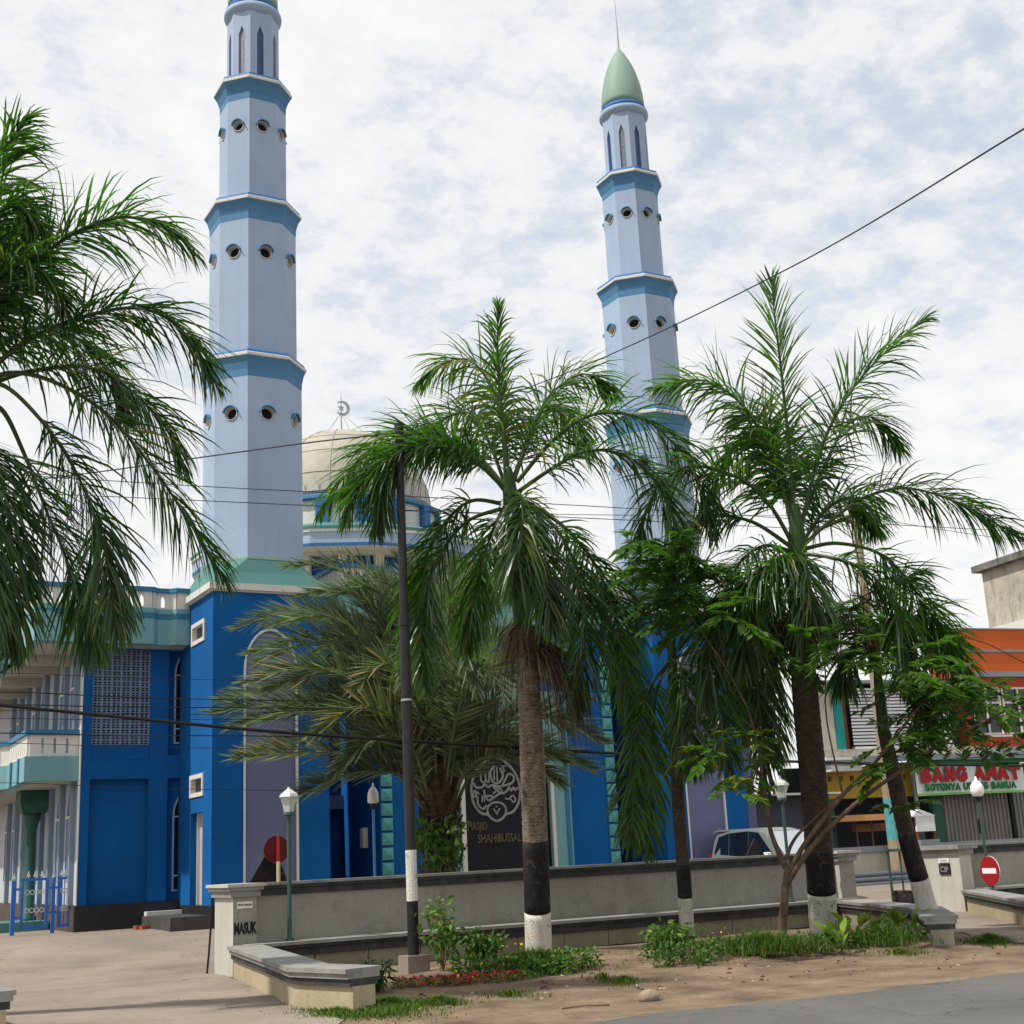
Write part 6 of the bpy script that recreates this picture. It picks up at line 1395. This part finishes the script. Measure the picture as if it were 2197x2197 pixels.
lm, tl = leafsprays(ends[9:13], 0, .20, 4, .75, .2); lm.build('foliage', M['treeleaf'], tree, kind='stuff', tint=tl)  # lighter tint paints this cluster as lit leaves
lm, tl = leafsprays(ends[13:], 0, .215, 6, .38, .32); lm.build('foliage', M['treeleaf'], tree, kind='stuff', tint=tl)

def ground_pt(x, y):
    z = .05
    for _ in range(6):
        p = on_plane(x, y, 2, z); z = gh(p[0], p[1])
    return np.array(p)
def cover(name, spots, n, size, seed, mat, tint, tv, hgt, kind='stuff', aspect=.4):
    cs_ = []
    for x, y, rpx in spots:
        p = ground_pt(x, y); rr = rpx*K*np.dot(p - E0, FW)/F_PX
        cs_.append((p[0], p[1], p[2] + hgt*.45, rr, rr*.9, hgt*.6))
    mb, tl = leaf_cloud(cs_, n, size, seed, tint=tint, tv=tv, aspect=aspect, droopy=-.3)
    return mb.build(name, M[mat], kind=kind, tint=tl)
o = cover('ground_cover', [(880, 1838, 30), (920, 1842, 28), (960, 1838, 34), (1000, 1830, 36), (1045, 1826, 36), (1085, 1822, 34), (1115, 1818, 20), (1060, 1838, 30), (1010, 1842, 26)], 3000, .075, 11, 'bush', .5, .4, .22)
o = cover('ground_cover', [(1235, 1806, 24), (1265, 1812, 26), (1300, 1806, 30), (1335, 1802, 28), (1370, 1798, 30), (1405, 1796, 28), (1440, 1792, 28), (1480, 1790, 28), (1520, 1790, 30), (1560, 1790, 28), (1600, 1786, 30), (1640, 1782, 28), (1680, 1778, 28), (1720, 1772, 28), (1250, 1825, 20), (1330, 1822, 16)], 3300, .075, 12, 'bush', .45, .38, .20)
o = cover('flower_bed', [(760, 1862, 18), (790, 1860, 22), (825, 1858, 24), (860, 1858, 26), (900, 1853, 28), (940, 1850, 26), (975, 1848, 18)], 1500, .045, 13, 'redflower', .5, .5, .11, aspect=.6)
o = cover('ground_cover', [(760, 1864, 24), (800, 1862, 26), (850, 1860, 28), (900, 1856, 28), (950, 1853, 26), (990, 1848, 22)], 900, .05, 15, 'bush', .5, .4, .09)
o = cover('yellow_flowers', [(930, 1822, 20), (965, 1815, 26), (1000, 1812, 20), (860, 1870, 14), (905, 1866, 14), (1360, 1796, 30)], 46, .05, 14, 'yellowflower', .5, .4, .34, aspect=.8)
# grass
def grass(spots, n, h, seed, name='grass'):
    rg = random.Random(seed); mb = MB(); tl = []
    for x, y, rx, ry, w in spots:
        for i in range(int(n*w)):
            a = rg.uniform(0, 2*math.pi); q = min(1.6, abs(rg.gauss(0, .6))); p = ground_pt(x + rx*q*math.cos(a), y + ry*q*math.sin(a))
            hh = h*rg.uniform(.4, 1.2)*max(.3, 1.1-q*.6); b = rg.uniform(0, 2*math.pi); d = np.array([math.cos(b), math.sin(b), 0]); s = np.array([-d[1], d[0], 0])*.006
            l1 = p + d*hh*.25 + np.array([0, 0, hh*.7]); l2 = p + d*hh*.7 + np.array([0, 0, hh])
            mb.add([p-s, p+s, l1+s*.8, l1-s*.8, l2], [(0, 1, 2, 3), (3, 2, 4)]); tl += [min(1, max(0, rg.gauss(.45, .25)))]*5
    return mb.build(name, M['grassm'], kind='stuff', tint=tl)
grass([(690, 1907, 125, 17, .55), (740, 1895, 80, 9, .22), (830, 1893, 60, 7, .10), (640, 1915, 70, 9, .13)], 9000, .085, 21)
grass([(1868, 1778, 42, 8, 1)], 1800, .12, 22); grass([(1180, 1855, 40, 9, .3), (1140, 1850, 30, 9, .15), (960, 1880, 80, 7, .2), (1330, 1815, 60, 5, .2), (1700, 1800, 60, 6, .3)], 1200, .09, 23)
grass([(1010, 1828, 120, 12, .3), (1440, 1796, 190, 9, .45), (1660, 1780, 90, 9, .25)], 3400, .28, 25)
# individual shrubs
def shrub(name, label, cat, x, y, height, width, n, size, mat, seed, stems=5, tint=.45, group=None, depth=None, aspect=.5):
    p = ground_pt(x, y) if depth is None else np.array(at(x, y, depth))
    r = T(name, label, cat, tuple(p), group=group); rg = random.Random(seed); cl_ = []
    mb = MB()
    for i in range(stems):
        a = rg.uniform(0, 2*math.pi); l = height*rg.uniform(.6, 1); e = p + np.array([math.cos(a)*width*.5, math.sin(a)*width*.5, l])
        mb.tube([p, p*.5+e*.5 + np.array([0, 0, .05]), e], [.014, .010, .005], 5)
        for t in (.5, .8, 1.0): q = p*(1-t)+e*t; cl_.append((q[0], q[1], q[2], width*.22, width*.22, height*.14))
    mb.build('stem', M['bark'], r)
    lb, tl_ = leaf_cloud(cl_, n, size, seed+1, tint=tint, tv=.3, aspect=aspect); lb.build('foliage', M[mat], r, kind='stuff', tint=tl_)
    return r
shrub('garden_shrub', 'upright leafy shrub with yellow buds right of the steel pole', 'shrub', 836, 1832, .95, .5, 330, .12, 'bush', 31, 6, .62)
shrub('garden_shrub', 'shorter shrub between the tall shrub and the white palm foot', 'shrub', 905, 1826, .55, .5, 360, .11, 'bush', 33, 5, .5)
shrub('garden_shrub', 'dark spiky tuft at the end of the left low wall', 'shrub', 716, 1872, .34, .4, 260, .14, 'bush', 35, 5, .08, aspect=.2)
shrub('garden_shrub', 'low leafy shrub at the foot of the slender palm', 'shrub', 1268, 1800, .45, .7, 520, .10, 'bush', 37, 7, .6)
shrub('climbing_shrub', 'dense green shrub growing round the date palm foot behind the wall', 'shrub', 838, 1660, 1.12, 1.0, 620, .17, 'bush', 39, 9, .42, depth=26.0, aspect=.6)
def broad_plant(x, y, k, seed, label):
    p = ground_pt(x, y); r = T('broadleaf_plant', label, 'plant', tuple(p), group='yellow-green broad-leaved plants by the big palm'); rg = random.Random(seed)
    for i in range(k+4):
        a = rg.uniform(0, 2*math.pi); L_ = rg.uniform(.15, .26); d = np.array([math.cos(a)*.55, math.sin(a)*.55, 1.0]); d = unit(d); s = unit(np.cross(d, np.array([rg.uniform(-.3, .3), rg.uniform(-.3, .3), 1]))); nn = np.cross(s, d)
        b = p + d*rg.uniform(.12, .3); mb = MB(); tl_ = []
        mb.tube([p, b], .006, 4); tl_ += [.4]*8
        pr = []; W = L_*.52
        for t, w in ((0, .12), (.25, .8), (.5, 1), (.75, .7), (1, .02)):
            c = b + d*L_*t + np.array([math.cos(a), math.sin(a), -.2])*.10*t*t
            pr += [c - s*W*w*.5 + nn*W*w*.14, c, c + s*W*w*.5 + nn*W*w*.14]
        mb.add(pr, [(3*j+c_, 3*j+c_+1, 3*j+c_+4, 3*j+c_+3) for j in range(4) for c_ in (0, 1)]); tl_ += [rg.uniform(.4, .85)]*15
        mb.build('leaf', M['broad'], r, tint=tl_, smooth=True)
for i, (x, y, k, lb) in enumerate([(1575, 1785, 6, 'yellow-green broad-leaved plant nearest the big palm foot'), (1612, 1776, 7, 'broad-leaved plant with one tall pale upright leaf right of the big palm'), (1650, 1772, 7, 'broad-leaved plant midway between the big palm and the leaning palm'), (1690, 1768, 7, 'broad-leaved plant just left of the leaning palm foot'), (1722, 1764, 6, 'broad-leaved plant touching the white band of the leaning palm'), (1590, 1795, 5, 'small broad-leaved plant low in front of the others')]):
    broad_plant(x, y, k, 50+i, lb)
# rock and litter
p = ground_pt(1225, 1888)
rg = random.Random(3); rr_ = MB(); rings = []
for i in range(6):
    e = R(-60 + 150*i/5); rings.append([(p[0] + .13*math.cos(e)*math.cos(2*math.pi*k/10)*rg.uniform(.85, 1.15), p[1] + .11*math.cos(e)*math.sin(2*math.pi*k/10)*rg.uniform(.85, 1.15), p[2] + .04 + .08*math.sin(e)) for k in range(10)])
tag(rr_.loft(rings).build('rock', M['rock'], smooth=True), 'tan stone lying on the bare earth verge', 'rock')
p = ground_pt(1060, 1905); q = ground_pt(1150, 1898)
tag(MB().tube([p + np.array([0, 0, .012]), (p+q)/2 + np.array([0, .03, .02]), q + np.array([0, 0, .012])], .008, 5).build('twig', M['bark']), 'thin dry twig lying at the road edge', 'twig')

rg = random.Random(77); mb = MB()
for i in range(380):
    x, y = rg.uniform(760, 1900), rg.uniform(1800, 1900)
    if y > 1900 - (x-1000)*.075 - 12: continue
    p = ground_pt(x, y); r_ = rg.uniform(.008, .03); a = rg.uniform(0, 6.28); e = rg.uniform(.5, 2.2)
    c_, s_ = math.cos(a), math.sin(a)
    q = [(p[0] + r_*(c_*u*e - s_*v), p[1] + r_*(s_*u*e + c_*v), p[2] + .004) for u, v in ((-1, -.6), (1, -.7), (1.1, .5), (-.8, .8))]
    mb.add(q + [(p[0], p[1], p[2] + r_*.9)], [(0, 1, 4), (1, 2, 4), (2, 3, 4), (3, 0, 4)], rg.choice((0, 0, 1)))
mb.build('leaf_litter', [M['fibredk'], M['rock']], kind='stuff')
